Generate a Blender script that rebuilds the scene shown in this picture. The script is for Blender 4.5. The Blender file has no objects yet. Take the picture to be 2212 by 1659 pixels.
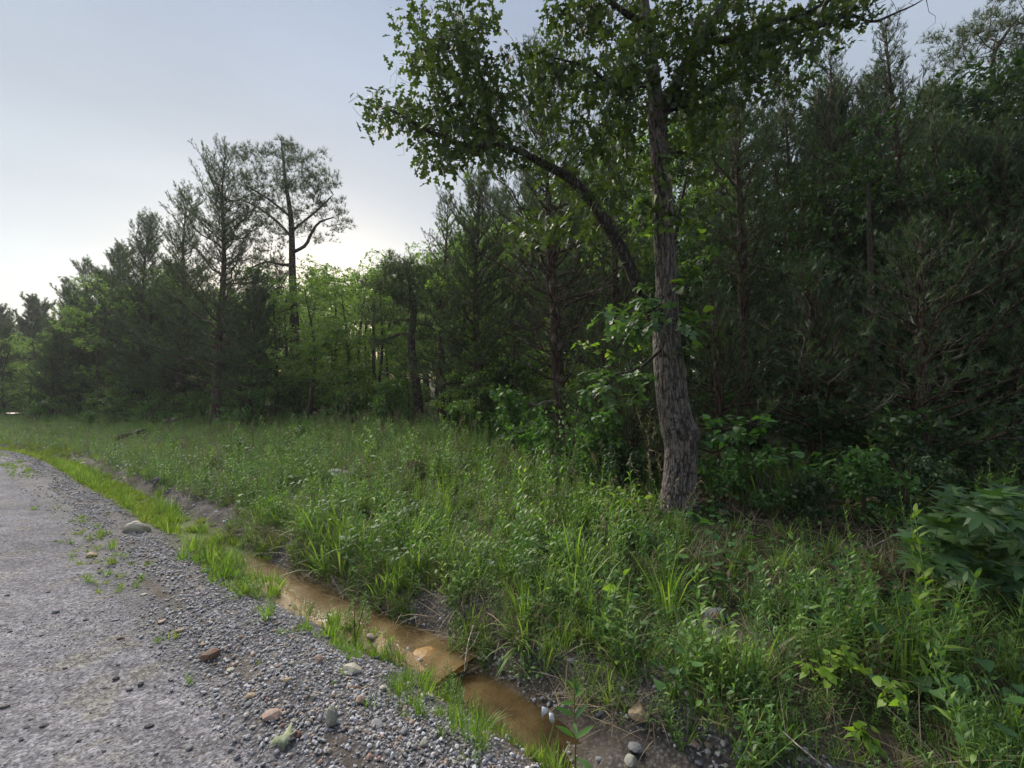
import bpy, math, random
import numpy as np
from mathutils import Vector, Matrix, Euler

rng = np.random.default_rng(11)
random.seed(11)
SC = bpy.context.scene
COL = SC.collection
R = math.radians

# ------------------------------------------------------------------ camera
CAM_Z = 1.6
FPX = 930.0            # focal length in the photograph's 2212 px wide display
PITCH = R(3.1)
cam_d = bpy.data.cameras.new("camera")
cam_d.sensor_width = 36.0
cam_d.lens = 36.0 * FPX / 2212.0
cam_d.clip_start = 0.05
cam_d.clip_end = 3000
cam = bpy.data.objects.new("camera", cam_d)
COL.objects.link(cam)
cam.location = (0, 0, CAM_Z)
cam.rotation_euler = (R(90) + PITCH, 0, 0)
SC.camera = cam

# ------------------------------------------------------------------ world, sun, exposure
SUN_EL, SUN_AZ = R(5), R(-24)      # azimuth measured from +Y towards +X
w = bpy.data.worlds.new("World")
SC.world = w
w.use_nodes = True
nt = w.node_tree
nt.nodes.clear()
sky = nt.nodes.new("ShaderNodeTexSky")
sky.sky_type = 'NISHITA'
sky.sun_disc = False
sky.sun_elevation = SUN_EL
sky.sun_rotation = SUN_AZ
sky.altitude = 100
sky.air_density = 1.0
sky.dust_density = 2.5
sky.ozone_density = 2.0
# a thin even veil of high cloud greys the clear sky
veil = nt.nodes.new("ShaderNodeMix"); veil.data_type = 'RGBA'
veil.inputs[0].default_value = 0.68
tc = nt.nodes.new("ShaderNodeTexCoord"); sx = nt.nodes.new("ShaderNodeSeparateXYZ"); nt.links.new(tc.outputs["Generated"], sx.inputs[0])
vr = nt.nodes.new("ShaderNodeValToRGB"); nt.links.new(sx.outputs[2], vr.inputs[0])
vr.color_ramp.elements[0].position = 0.0; vr.color_ramp.elements[0].color = (.84, .83, .74, 1)
vr.color_ramp.elements[1].position = 1.0; vr.color_ramp.elements[1].color = (.30, .37, .58, 1)
_e = vr.color_ramp.elements.new(.22); _e.color = (.70, .755, .80, 1)
_e = vr.color_ramp.elements.new(.50); _e.color = (.49, .55, .63, 1)
vm = nt.nodes.new("ShaderNodeVectorMath"); vm.operation = 'SCALE'; vm.inputs[3].default_value = 6.8
cmap = nt.nodes.new("ShaderNodeMapping"); cmap.inputs[3].default_value = (1, 1, 3.5); nt.links.new(tc.outputs["Generated"], cmap.inputs[0])
cn = nt.nodes.new("ShaderNodeTexNoise"); cn.inputs["Scale"].default_value = 1.6; cn.inputs["Detail"].default_value = 5; nt.links.new(cmap.outputs[0], cn.inputs["Vector"])
cr = nt.nodes.new("ShaderNodeMapRange"); cr.inputs[1].default_value = .3; cr.inputs[2].default_value = .7; cr.inputs[3].default_value = .91; cr.inputs[4].default_value = 1.09; nt.links.new(cn.outputs[0], cr.inputs[0])
cs_ = nt.nodes.new("ShaderNodeVectorMath"); cs_.operation = 'SCALE'; nt.links.new(vr.outputs[0], cs_.inputs[0]); nt.links.new(cr.outputs[0], cs_.inputs[3])
nt.links.new(cs_.outputs[0], vm.inputs[0]); nt.links.new(vm.outputs[0], veil.inputs[7])
bg = nt.nodes.new("ShaderNodeBackground")
bg.inputs[1].default_value = 0.05
out = nt.nodes.new("ShaderNodeOutputWorld")
nt.links.new(sky.outputs[0], veil.inputs[6])
nt.links.new(veil.outputs[2], bg.inputs[0])
nt.links.new(bg.outputs[0], out.inputs[0])

sun_d = bpy.data.lights.new("sun", 'SUN')
sun_d.energy = 2.3
sun_d.angle = R(40)
sun_d.color = (1.0, 0.93, 0.82)
sun = bpy.data.objects.new("sun", sun_d)
COL.objects.link(sun)
LAMP_EL, LAMP_AZ = R(38), R(-41)     # the soft light of the bright evening sky over the open road
sdir = Vector((math.sin(LAMP_AZ) * math.cos(LAMP_EL), math.cos(LAMP_AZ) * math.cos(LAMP_EL), math.sin(LAMP_EL)))
sun.rotation_euler = sdir.to_track_quat('Z', 'Y').to_euler()
sun.location = (0, 0, 30)

SC.view_settings.view_transform = 'Standard'
SC.view_settings.look = 'None'
SC.view_settings.exposure = 1.93
SC.view_settings.gamma = 1.0
SC.view_settings.use_curve_mapping = False
SC.cycles.max_bounces = 6
SC.cycles.diffuse_bounces = 3
SC.cycles.glossy_bounces = 2
SC.cycles.transmission_bounces = 3
SC.cycles.transparent_max_bounces = 6
SC.cycles.sample_clamp_indirect = 6.0
SC.cycles.use_denoising = True
SC.cycles.volume_bounces = 0
SC.cycles.volume_step_rate = 4
SC.cycles.volume_max_steps = 64

# ------------------------------------------------------------------ helpers
def A(x):
    return np.asarray(x, dtype=float)

def nrm(v):
    v = A(v)
    return v / np.maximum(np.linalg.norm(v, axis=-1, keepdims=True), 1e-9)

def vnoise(x, y, seed=0):
    x = A(x); y = A(y)
    xi = np.floor(x).astype(np.int64); yi = np.floor(y).astype(np.int64)
    fx = x - xi; fy = y - yi
    fx = fx * fx * (3 - 2 * fx); fy = fy * fy * (3 - 2 * fy)
    def h(a, b):
        n = (a * 374761393 + b * 668265263 + seed * 1442695041) & 0xffffffff
        n = ((n ^ (n >> 13)) * 1274126177) & 0xffffffff
        n = n ^ (n >> 16)
        return (n & 0xffff) / 65535.0
    a = h(xi, yi) * (1 - fx) + h(xi + 1, yi) * fx
    b = h(xi, yi + 1) * (1 - fx) + h(xi + 1, yi + 1) * fx
    return a * (1 - fy) + b * fy

def fbm(x, y, o=4, seed=0):
    t = 0; a = 0.5; s = 0
    for k in range(o):
        t = t + a * vnoise(A(x) * 2 ** k, A(y) * 2 ** k, seed + k * 7); s += a; a *= 0.5
    return t / s

def P(u, v, D):
    """world point seen at pixel (u,v) of the 2212x1659 display, at depth D along +Y"""
    cx = (u - 1106) / FPX; cz = -(v - 829.5) / FPX
    y = math.cos(PITCH) - cz * math.sin(PITCH)
    z = math.sin(PITCH) + cz * math.cos(PITCH)
    return np.array([cx * D / y, D, CAM_Z + z * D / y])

def to_px(p):
    p = A(p) - A([0, 0, CAM_Z])
    c, s = math.cos(PITCH), math.sin(PITCH)
    dep = p[..., 1] * c + p[..., 2] * s
    up = -p[..., 1] * s + p[..., 2] * c
    dep = np.maximum(dep, 1e-3)
    return 1106 + FPX * p[..., 0] / dep, 829.5 - FPX * up / dep

# ---- the road's line: (s,d) = metres along the road, metres to the right of the camera's wheel track
T0 = np.array([-0.79, 0.613]); T0 /= np.linalg.norm(T0)
_ss = np.arange(-60, 200, 0.25)
_th = math.atan2(T0[1], T0[0]) + np.clip((_ss - 19) / 34.0, 0, 1.25)
_C = np.zeros((len(_ss), 2)); _i0 = int(np.argmin(abs(_ss)))
_T = np.stack([np.cos(_th), np.sin(_th)], 1)
for i in range(_i0 + 1, len(_ss)): _C[i] = _C[i - 1] + _T[i - 1] * 0.25
for i in range(_i0 - 1, -1, -1): _C[i] = _C[i + 1] - _T[i] * 0.25
_N = np.stack([_T[:, 1], -_T[:, 0]], 1)

def xy(s, d):
    s = A(s); d = A(d)
    cx = np.interp(s, _ss, _C[:, 0]); cy = np.interp(s, _ss, _C[:, 1])
    nx = np.interp(s, _ss, _N[:, 0]); ny = np.interp(s, _ss, _N[:, 1])
    return cx + nx * d, cy + ny * d

def sd(x, y):
    x = np.atleast_1d(A(x)); y = np.atleast_1d(A(y))
    S = np.zeros(len(x)); Dd = np.zeros(len(x))
    for a in range(0, len(x), 4000):
        X = x[a:a + 4000]; Y = y[a:a + 4000]
        dd = (X[:, None] - _C[None, :, 0]) ** 2 + (Y[:, None] - _C[None, :, 1]) ** 2
        k = dd.argmin(1)
        rx = X - _C[k, 0]; ry = Y - _C[k, 1]
        S[a:a + 4000] = _ss[k] + rx * _T[k, 0] + ry * _T[k, 1]
        Dd[a:a + 4000] = rx * _N[k, 0] + ry * _N[k, 1]
    return S, Dd

DC0 = 2.22
def dcen(s):
    return DC0 - .13 * np.clip((2.4 - A(s)) / 1.2, 0, 1) + 0.16 * (vnoise(A(s) * 0.55, 3.1, 5) - 0.5) + 0.07 * (vnoise(A(s) * 1.7, 1.1, 6) - .5)

_near_d = [-40, -9, -6.5, -5.2, -2.5, 0.0, 0.9, 1.25, 1.55, 1.78, 1.98, 2.12, 2.32, 2.40, 2.58, 2.90, 4.0, 5.1, 8.0, 14, 30, 120]
_near_z = [0.5, 0.3, -.25, -.05, 0.05, 0.0, -.01, 0.03, -.02, -.13, -.265, -.40, -.40, -.27, -.06, 0.03, 0.20, 0.44, 0.92, 1.3, 2.1, 11]
_up_d = [-40, -9, -6.5, -5.2, -2.5, 0.0, 0.9, 1.25, 1.55, 1.76, 1.97, 2.10, 2.38, 2.47, 2.64, 2.92, 4.0, 5.1, 8.0, 14, 30, 120]
_up_z = [0.5, 0.3, -.25, -.05, 0.05, 0.0, -.01, 0.03, -.02, -.10, -.215, -.245, -.32, -.23, -.04, 0.03, 0.20, 0.44, 0.92, 1.3, 2.1, 11]
_far_d = [-40, -9, -6.5, -5.2, -2.5, 0.0, 0.9, 1.25, 1.55, 1.78, 2.00, 2.22, 2.42, 2.56, 2.75, 3.2, 4.0, 5.1, 8.0, 14, 30, 120]
_far_z = [0.5, 0.3, -.25, -.05, 0.05, 0.0, 0.0, 0.02, 0.0, -.08, -.16, -.19, -.17, -.05, 0.03, 0.06, 0.19, 0.42, 0.90, 1.3, 2.1, 11]

def height(s, d):
    s = A(s); d = A(d)
    off = dcen(s) - DC0
    bar = .10 * np.clip(1 - abs(d - dcen(s) + .14) / .14, 0, 1) * np.clip((vnoise(s * 2.2, d * 5, 91) - .35) * 3, 0, 1) * np.clip((s - 2.5) / .3, 0, 1) * np.clip((5.4 - s) / .3, 0, 1)
    wgt = np.clip(1 - abs(d - 2.25) / 0.9, 0, 1)
    dq = d - off * wgt
    a = np.interp(dq, _near_d, _near_z)
    u = np.interp(dq, _up_d, _up_z)
    b = np.interp(dq, _far_d, _far_z)
    kf = np.clip((s - 5.2) / 2.0, 0, 1); ku = np.clip((s - 2.1) / 0.25, 0, 1)
    kd = np.clip((1.45 - s) / .4, 0, 1) * np.clip(1 - abs(dq - 2.2) / .25, 0, 1)
    z = (a * (1 - ku) + u * ku) * (1 - kf) + b * kf + kd * .26 * (.5 + vnoise(s * 6, d * 8, 44))
    X, Y = xy(s, d)
    near = np.clip(1.3 - Y / 9.0, 0, 1) * np.interp(d, [-5, -3, .9, 1.1], [0, 1, 1, .3])
    z = z + near * (.010 * (fbm(X * 16, Y * 16, 3, 51) - .5) + .010 * np.clip(vnoise(X * 34, Y * 34, 52) - .62, 0, 1) * 2)
    rough = np.interp(d, [-6, -5.2, 0.7, 1.2, 2.0, 2.35, 2.55, 3.2, 9, 40], [.1, .035, .035, .075, .06, .05, .16, .15, .2, .35])
    z = z + bar + rough * (fbm(X * 2.3, Y * 2.3, 5, 21) - 0.5) + np.interp(d, [2.9, 5, 10], [0, .12, .25]) * (fbm(X * .45, Y * .45, 2, 31) - .5)
    return z

def zat(x, y):
    s, d = sd(x, y)
    return height(s, d)

def gp(u, v, dz=0.0):
    """the ground point seen at display pixel (u,v)"""
    Ds = np.concatenate([np.arange(1.2, 8, 0.02), np.arange(8, 80, 0.15)])
    p0 = P(u, v, 1.0)
    dr = p0 - A([0, 0, CAM_Z])
    pts = A([0, 0, CAM_Z]) + dr[None] * Ds[:, None]
    h = zat(pts[:, 0], pts[:, 1]) + dz
    k = np.where(pts[:, 2] < h)[0]
    k = k[0] if len(k) else len(Ds) - 1
    p = pts[k].copy(); p[2] = h[k] - dz
    return p

# ---- mesh building from arrays
class MB:
    def __init__(s):
        s.V = []; s.F = []; s.R = []; s.n = 0; s.Q = []
    def add(s, V, F, r=0.0):
        V = A(V).reshape(-1, 3); F = np.asarray(F, dtype=np.int64)
        s.V.append(V)
        (s.F if F.shape[1] == 3 else s.Q).append(F + s.n)
        rr = np.full(len(V), r) if np.isscalar(r) else np.asarray(r)
        s.R.append(rr); s.n += len(V)
    def mesh(s, name, mat, smooth=False, attrs=None):
        me = bpy.data.meshes.new(name)
        V = np.concatenate(s.V) if s.V else np.zeros((0, 3))
        tri = np.concatenate(s.F) if s.F else np.zeros((0, 3), int)
        qd = np.concatenate(s.Q) if s.Q else np.zeros((0, 4), int)
        me.vertices.add(len(V)); me.vertices.foreach_set("co", V.astype(np.float32).ravel())
        nl = tri.size + qd.size
        me.loops.add(nl)
        me.loops.foreach_set("vertex_index", np.concatenate([tri.ravel(), qd.ravel()]).astype(np.int32))
        npoly = len(tri) + len(qd)
        me.polygons.add(npoly)
        ls = np.concatenate([np.arange(len(tri)) * 3, tri.size + np.arange(len(qd)) * 4]).astype(np.int32)
        me.polygons.foreach_set("loop_start", ls)
        try:
            me.polygons.foreach_set("loop_total", np.concatenate([np.full(len(tri), 3), np.full(len(qd), 4)]).astype(np.int32))
        except Exception:
            pass
        if smooth:
            me.polygons.foreach_set("use_smooth", np.ones(npoly, dtype=bool))
        at = me.attributes.new("rnd", 'FLOAT', 'POINT')
        at.data.foreach_set("value", np.concatenate(s.R).astype(np.float32) if s.R else np.zeros(0, np.float32))
        for k, arr in (attrs or {}).items():
            at = me.attributes.new(k, 'FLOAT', 'POINT'); at.data.foreach_set("value", np.asarray(arr).astype(np.float32))
        me.update(calc_edges=True)
        me.validate()
        if mat: me.materials.append(mat)
        return me

def link(name, me, parent=None, loc=None):
    o = bpy.data.objects.new(name, me)
    COL.objects.link(o)
    if loc is not None: o.location = loc
    if parent: o.parent = parent
    return o

def tag(o, label=None, cat=None, group=None, kind=None):
    if label: o["label"] = label
    if cat: o["category"] = cat
    if group: o["group"] = group
    if kind: o["kind"] = kind
    return o

def basis(f, up):
    f = nrm(f); up = A(up)
    n = up - (up * f).sum(-1, keepdims=True) * f
    n = nrm(n)
    r = np.cross(f, n)
    return np.stack([r, f, n], axis=-2)

def leaves(mb, T, F, pos, fwd, up, sc, rnd=None):
    pos = A(pos); N = len(pos)
    if N == 0: return
    B = basis(fwd, up)
    V = np.einsum('kj,nji->nki', T, B) * np.broadcast_to(A(sc), (N,))[:, None, None] + pos[:, None]
    k = len(T)
    FF = (F[None] + (np.arange(N) * k)[:, None, None]).reshape(-1, F.shape[1])
    if rnd is None: rnd = rng.random(N)
    mb.add(V.reshape(-1, 3), FF, np.repeat(rnd, k))

def tube(mb, pts, rad, sides=5, rnd=0.5, cap=False):
    pts = A(pts); n = len(pts); rad = np.broadcast_to(A(rad), (n,))
    t = np.gradient(pts, axis=0); t = nrm(t)
    ref = A([0, 0, 1.0]) if abs(t[0][2]) < .9 else A([1.0, 0, 0])
    u = nrm(np.cross(t, ref)); w_ = np.cross(t, u)
    for i in range(1, n):
        if (u[i] * u[i - 1]).sum() < 0: u[i] *= -1; w_[i] *= -1
    a = np.arange(sides) / sides * 2 * math.pi
    V = pts[:, None] + rad[:, None, None] * (np.cos(a)[None, :, None] * u[:, None] + np.sin(a)[None, :, None] * w_[:, None])
    i = np.arange(n - 1)[:, None]; j = np.arange(sides)[None]; j2 = (j + 1) % sides
    F = np.stack([i * sides + j, i * sides + j2, (i + 1) * sides + j2, (i + 1) * sides + j], -1).reshape(-1, 4)
    mb.add(V.reshape(-1, 3), F, rnd)

def smoothpath(pts, n):
    """Catmull-Rom through pts, n points"""
    p = A(pts); p = np.vstack([2 * p[0] - p[1], p, 2 * p[-1] - p[-2]])
    m = len(p) - 3
    out_ = []
    for q in np.linspace(0, m - 1e-6, n):
        i = int(q); f = q - i
        a, b, c, d = p[i], p[i + 1], p[i + 2], p[i + 3]
        out_.append(.5 * ((2 * b) + (-a + c) * f + (2 * a - 5 * b + 4 * c - d) * f * f + (-a + 3 * b - 3 * c + d) * f ** 3))
    return A(out_)

# ------------------------------------------------------------------ materials
def newmat(name):
    m = bpy.data.materials.new(name); m.use_nodes = True
    m.node_tree.nodes.clear()
    return m, m.node_tree

class NB:
    def __init__(s, nt): s.nt = nt
    def n(s, t, **kw):
        x = s.nt.nodes.new("ShaderNode" + t)
        for k, v in kw.items(): setattr(x, k, v)
        return x
    def l(s, a, b): s.nt.links.new(a, b)
    def val(s, sock, v):
        if isinstance(v, bpy.types.NodeSocket): s.l(v, sock)
        else: sock.default_value = v
    def coord(s):
        return s.n("TexCoord").outputs["Object"]
    def mapping(s, vec, scale):
        m = s.n("Mapping"); s.l(vec, m.inputs[0]); m.inputs[3].default_value = scale; return m.outputs[0]
    def noise(s, vec, scale, detail=4, rough=.55, out_="Fac"):
        t = s.n("TexNoise"); s.l(vec, t.inputs["Vector"]); t.inputs["Scale"].default_value = scale
        t.inputs["Detail"].default_value = detail; t.inputs["Roughness"].default_value = rough
        return t.outputs[0 if out_ == "Fac" else 1]
    def voro(s, vec, scale, feature='F1', o="Distance", rand=1.0):
        t = s.n("TexVoronoi", feature=feature); s.l(vec, t.inputs["Vector"]); t.inputs["Scale"].default_value = scale
        t.inputs["Randomness"].default_value = rand
        return t.outputs[o]
    def math(s, op, a, b=0.0, c=None, clamp=False):
        m = s.n("Math", operation=op, use_clamp=clamp)
        s.val(m.inputs[0], a); s.val(m.inputs[1], b)
        if c is not None: s.val(m.inputs[2], c)
        return m.outputs[0]
    def ramp(s, fac, stops, interp='LINEAR'):
        r = s.n("ValToRGB"); s.l(fac, r.inputs[0]); r.color_ramp.interpolation = interp
        e = r.color_ramp.elements
        while len(e) > 1: e.remove(e[-1])
        e[0].position = stops[0][0]; e[0].color = (*stops[0][1], 1)
        for p_, c in stops[1:]:
            x = e.new(p_); x.color = (*c, 1)
        return r.outputs[0]
    def mix(s, f, a, b, blend='MIX'):
        m = s.n("Mix", data_type='RGBA', blend_type=blend)
        s.val(m.inputs[0], f)
        for sock, v in ((m.inputs[6], a), (m.inputs[7], b)):
            if isinstance(v, tuple): sock.default_value = (*v, 1)
            else: s.l(v, sock)
        return m.outputs[2]
    def attr(s, name):
        a = s.n("Attribute"); a.attribute_name = name; return a.outputs["Fac"]
    def bump(s, h, strength, dist, normal=None):
        b = s.n("Bump"); b.inputs["Strength"].default_value = strength; b.inputs["Distance"].default_value = dist
        s.l(h, b.inputs["Height"])
        if normal: s.l(normal, b.inputs["Normal"])
        return b.outputs[0]
    def principled(s, color, rough=.8, spec=.3, normal=None, **kw):
        p_ = s.n("BsdfPrincipled"); s.val(p_.inputs["Base Color"], color if not isinstance(color, tuple) else (*color, 1))
        s.val(p_.inputs["Roughness"], rough); s.val(p_.inputs["Specular IOR Level"], spec)
        if normal: s.l(normal, p_.inputs["Normal"])
        for k, v in kw.items(): s.val(p_.inputs[k], v)
        return p_.outputs[0]
    def out(s, sh):
        o = s.n("OutputMaterial"); s.l(sh, o.inputs[0])

def leaf_mat(name, stops, trans=.4, rough=.5, spec=.35, tcol=1.7, clump=0.5):
    m, t = newmat(name); b = NB(t)
    oi = b.n("ObjectInfo").outputs["Random"]
    r = b.math('FRACT', b.math('ADD', b.attr("rnd"), oi))
    geo = b.n("NewGeometry").outputs["Position"]
    nz = b.noise(geo, clump, 2)
    f = b.math('ADD', b.math('MULTIPLY', r, .55), b.math('MULTIPLY', nz, .6), clamp=True)
    col = b.ramp(f, stops)
    pr = b.principled(col, rough, spec)
    tr = b.n("BsdfTranslucent")
    tc = b.mix(1.0, col, (tcol, tcol * 1.12, tcol * .35), 'MULTIPLY')
    b.l(tc, tr.inputs[0])
    mx = b.n("MixShader"); mx.inputs[0].default_value = trans
    b.l(pr, mx.inputs[1]); b.l(tr.outputs[0], mx.inputs[2])
    b.out(mx.outputs[0])
    return m

def bark_mat(name, dark, light, scale=(14, 14, 3), bumpd=.012, extra=None):
    m, t = newmat(name); b = NB(t)
    co = b.mapping(b.coord(), scale)
    n1 = b.noise(co, 1.6, 6, .6)
    v1 = b.voro(co, 1.4, 'DISTANCE_TO_EDGE')
    f = b.math('MULTIPLY', b.math('MINIMUM', b.math('MULTIPLY', v1, 3.0), 1.0), n1)
    col = b.ramp(f, [(0.05, dark), (0.35, tuple((A(dark) + A(light)) / 2)), (0.65, light)])
    if extra:
        pn = b.noise(b.coord(), 1.7, 5, .6)
        col = b.mix(b.ramp(pn, [(.55, (0, 0, 0)), (.68, (1, 1, 1))]), col, extra)
    b.out(b.principled(col, .9, .15, b.bump(f, .9, bumpd)))
    return m

M = {}
M['oak_leaf'] = leaf_mat('oak_leaf', [(0.1, (.022, .036, .018)), (.45, (.038, .058, .026)), (.75, (.058, .085, .030)), (.97, (.10, .13, .036))], .38, tcol=1.35)
M['oak_leaf_blue'] = leaf_mat('oak_leaf_grey_green', [(0.1, (.03, .06, .03)), (.5, (.06, .12, .055)), (.95, (.12, .20, .07))], .3, .45)
M['cedar'] = leaf_mat('cedar_foliage', [(0.1, (.020, .038, .024)), (.42, (.040, .070, .038)), (.68, (.058, .094, .046)), (.95, (.088, .100, .056))], .2, .7, .22, clump=.35)
M['pine'] = leaf_mat('pine_needles', [(0.1, (.03, .045, .025)), (.5, (.055, .080, .040)), (.95, (.09, .115, .05))], .15, .6, .25)
M['decid'] = leaf_mat('woodland_leaf', [(0.1, (.034, .065, .030)), (.35, (.060, .110, .042)), (.62, (.105, .175, .050)), (.9, (.20, .29, .06))], .45, clump=.6, tcol=1.6)
M['shade_painted_shrub'] = leaf_mat('shade_painted_leaf', [(0.1, (.016, .034, .018)), (.5, (.026, .056, .026)), (.95, (.05, .095, .03))], .25, clump=1.2)  # darkened shrub leaf: the right-hand wood's shade is put into its colour
M['shrub'] = leaf_mat('shrub_leaf', [(0.1, (.03, .075, .028)), (.5, (.055, .13, .04)), (.95, (.12, .22, .05))], .35, clump=1.2)
M['redbud'] = leaf_mat('heart_leaf', [(0.1, (.03, .075, .03)), (.5, (.05, .12, .04)), (.95, (.09, .18, .05))], .35, clump=1.2)
M['gum'] = leaf_mat('star_leaf', [(0.1, (.03, .07, .03)), (.5, (.055, .115, .045)), (.95, (.09, .16, .05))], .3, clump=1.2)
M['lime'] = leaf_mat('yellow_green_leaf', [(0.1, (.09, .17, .03)), (.5, (.15, .25, .04)), (.95, (.24, .33, .05))], .4, clump=1.5)
M['grass'] = leaf_mat('grass_blade', [(0.05, (.035, .065, .022)), (.3, (.068, .125, .032)), (.6, (.125, .21, .042)), (.8, (.19, .27, .055)), (.97, (.32, .32, .14))], .35, clump=2.0)
M['forb'] = leaf_mat('meadow_plant', [(0.05, (.040, .075, .035)), (.35, (.066, .135, .048)), (.6, (.115, .21, .055)), (.8, (.18, .285, .06)), (.97, (.30, .36, .08))], .35, clump=2.0)
M['moss'] = leaf_mat('bright_grass', [(0.05, (.07, .10, .03)), (.5, (.135, .18, .048)), (.97, (.25, .28, .085))], .35, clump=1.5)
M['straw'] = leaf_mat('dry_straw', [(0.05, (.08, .062, .040)), (.5, (.18, .145, .095)), (.97, (.32, .27, .19))], .1, .8, clump=2.0)
M['dead_leaf'] = leaf_mat('leaf_litter', [(0.05, (.04, .028, .02)), (.5, (.10, .07, .048)), (.97, (.20, .15, .11))], .1, .8, clump=2.0)
M['oak_bark'] = bark_mat('oak_bark', (.018, .015, .014), (.10, .085, .078), (20, 20, 5), .012)
M['cedar_bark'] = bark_mat('cedar_bark', (.03, .02, .017), (.15, .105, .085), (30, 30, 2), .01, (.26, .23, .20))
M['pine_bark'] = bark_mat('pine_bark', (.03, .022, .02), (.15, .115, .10), (9, 9, 4), .015)
M['twig'] = bark_mat('twig_bark', (.03, .024, .02), (.11, .09, .075), (30, 30, 8), .003)
M['dead_wood'] = bark_mat('dead_wood', (.15, .13, .11), (.42, .38, .33), (20, 20, 8), .004)

def rock_mat(name, c1, c2, rough=.8, stain=None):
    m, t = newmat(name); b = NB(t)
    oi = b.n("ObjectInfo").outputs["Random"]
    add = b.n("VectorMath", operation='ADD'); b.l(b.coord(), add.inputs[0])
    cmb = b.n("CombineXYZ"); b.l(b.math('MULTIPLY', oi, 30.0), cmb.inputs[0]); b.l(cmb.outputs[0], add.inputs[1])
    n1 = b.noise(add.outputs[0], 14, 8, .65); n2 = b.noise(add.outputs[0], 90, 4, .6)
    f = b.math('ADD', b.math('MULTIPLY', n1, .75), b.math('MULTIPLY', n2, .25))
    col = b.ramp(f, [(.3, c1), (.7, c2)])
    if stain:
        col = b.mix(b.ramp(b.noise(add.outputs[0], 6, 4), [(.5, (0, 0, 0)), (.6, (1, 1, 1))]), col, stain)
    b.out(b.principled(col, rough, .3, b.bump(f, .7, .01)))
    return m

# gravel: colour chosen per stone
def gravel_mat():
    m, t = newmat('gravel_stone'); b = NB(t)
    oi = b.n("ObjectInfo").outputs["Random"]
    col = b.ramp(oi, [(0, (.16, .155, .17)), (.25, (.25, .25, .275)), (.5, (.35, .35, .38)), (.68, (.45, .455, .48)), (.80, (.22, .22, .20)),
                      (.88, (.26, .20, .155)), (.93, (.25, .145, .11)), (.96, (.36, .31, .23)), (1.0, (.42, .42, .44))])
    n = b.noise(b.coord(), 3, 4)
    col = b.mix(1.0, col, b.ramp(n, [(.3, (.75, .75, .75)), (.7, (1.15, 1.15, 1.15))]), 'MULTIPLY')
    b.out(b.principled(col, .75, .3))
    return m
M['gravel'] = gravel_mat()
M['rock_grey'] = rock_mat('rock_grey', (.13, .13, .135), (.27, .27, .28))
M['rock_dark'] = rock_mat('rock_dark', (.055, .052, .055), (.13, .125, .125))
M['rock_cream'] = rock_mat('rock_cream', (.32, .30, .23), (.50, .47, .38))
M['rock_tan'] = rock_mat('rock_tan', (.24, .18, .12), (.42, .33, .22))
M['rock_red'] = rock_mat('rock_red', (.12, .06, .045), (.23, .13, .10), stain=(.09, .085, .06))
M['rock_pink'] = rock_mat('rock_pink', (.26, .16, .12), (.40, .28, .22), stain=(.3, .27, .24))
M['rock_orange'] = rock_mat('rock_orange', (.17, .09, .025), (.34, .20, .06), .35)
M['rock_greenish'] = rock_mat('rock_greenish', (.17, .17, .14), (.31, .31, .265))

# ------------------------------------------------------------------ terrain
def sgrid():
    a = list(np.arange(-8, 10, .07)); x = 10.0; st = .08
    while x < 190: a.append(x); st = min(st * 1.02, 1.5); x += st
    b_ = []; x = -8.0; st = .1
    while x > -55: st = min(st * 1.1, 2.5); x -= st; b_.append(x)
    return A(b_[::-1] + a)

SG = sgrid()
def strip(name, dlist, mat, attrf=None, sg=SG, dz=0.0):
    S, Dm = np.meshgrid(sg, dlist, indexing='ij')
    X, Y = xy(S, Dm); Z = height(S.ravel(), Dm.ravel()).reshape(S.shape) + dz
    n, m_ = S.shape
    i = np.arange(n - 1)[:, None]; j = np.arange(m_ - 1)[None]
    F = np.stack([i * m_ + j, i * m_ + j + 1, (i + 1) * m_ + j + 1, (i + 1) * m_ + j], -1).reshape(-1, 4)[:, ::-1]
    mb = MB(); mb.add(np.stack([X, Y, Z], -1).reshape(-1, 3), F[:, ::-1])
    at = attrf(S.ravel(), Dm.ravel(), X.ravel(), Y.ravel()) if attrf else None
    me = mb.mesh(name, mat, True, at)
    o = link(name, me); o["kind"] = "structure"
    # make sure faces look up
    if me.polygons[0].normal.z < 0: me.flip_normals()
    return o

def road_colour(b, co):
    mp = b.n("Mapping"); b.l(co, mp.inputs[0]); mp.inputs[2].default_value = (0, 0, -math.atan2(T0[1], T0[0])); mp.inputs[3].default_value = (.45, 1, 1)
    big = b.noise(mp.outputs[0], 2.6, 8, .72)
    med = b.noise(co, 2.4, 7, .68); fine = b.noise(co, 70, 5, .7)
    base = b.ramp(big, [(.34, (.125, .122, .132)), (.5, (.165, .161, .176)), (.66, (.215, .21, .228))])
    base = b.mix(b.ramp(med, [(.52, (0, 0, 0)), (.62, (.7, .7, .7))]), base, (.175, .168, .135))
    for sc_v, lo, hi in ((80, .35, 1.8), (34, .65, 1.35)):
        cs = b.n("SeparateColor"); b.l(b.voro(co, sc_v, o="Color"), cs.inputs[0])
        base = b.mix(.85, base, b.mix(1.0, base, b.ramp(cs.outputs[0], [(0, (lo,) * 3), (1, (hi,) * 3)]), 'MULTIPLY'))
    base = b.mix(.15, base, b.ramp(fine, [(.3, (.06, .058, .065)), (.7, (.36, .35, .39))]))
    return base, med, fine
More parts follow.
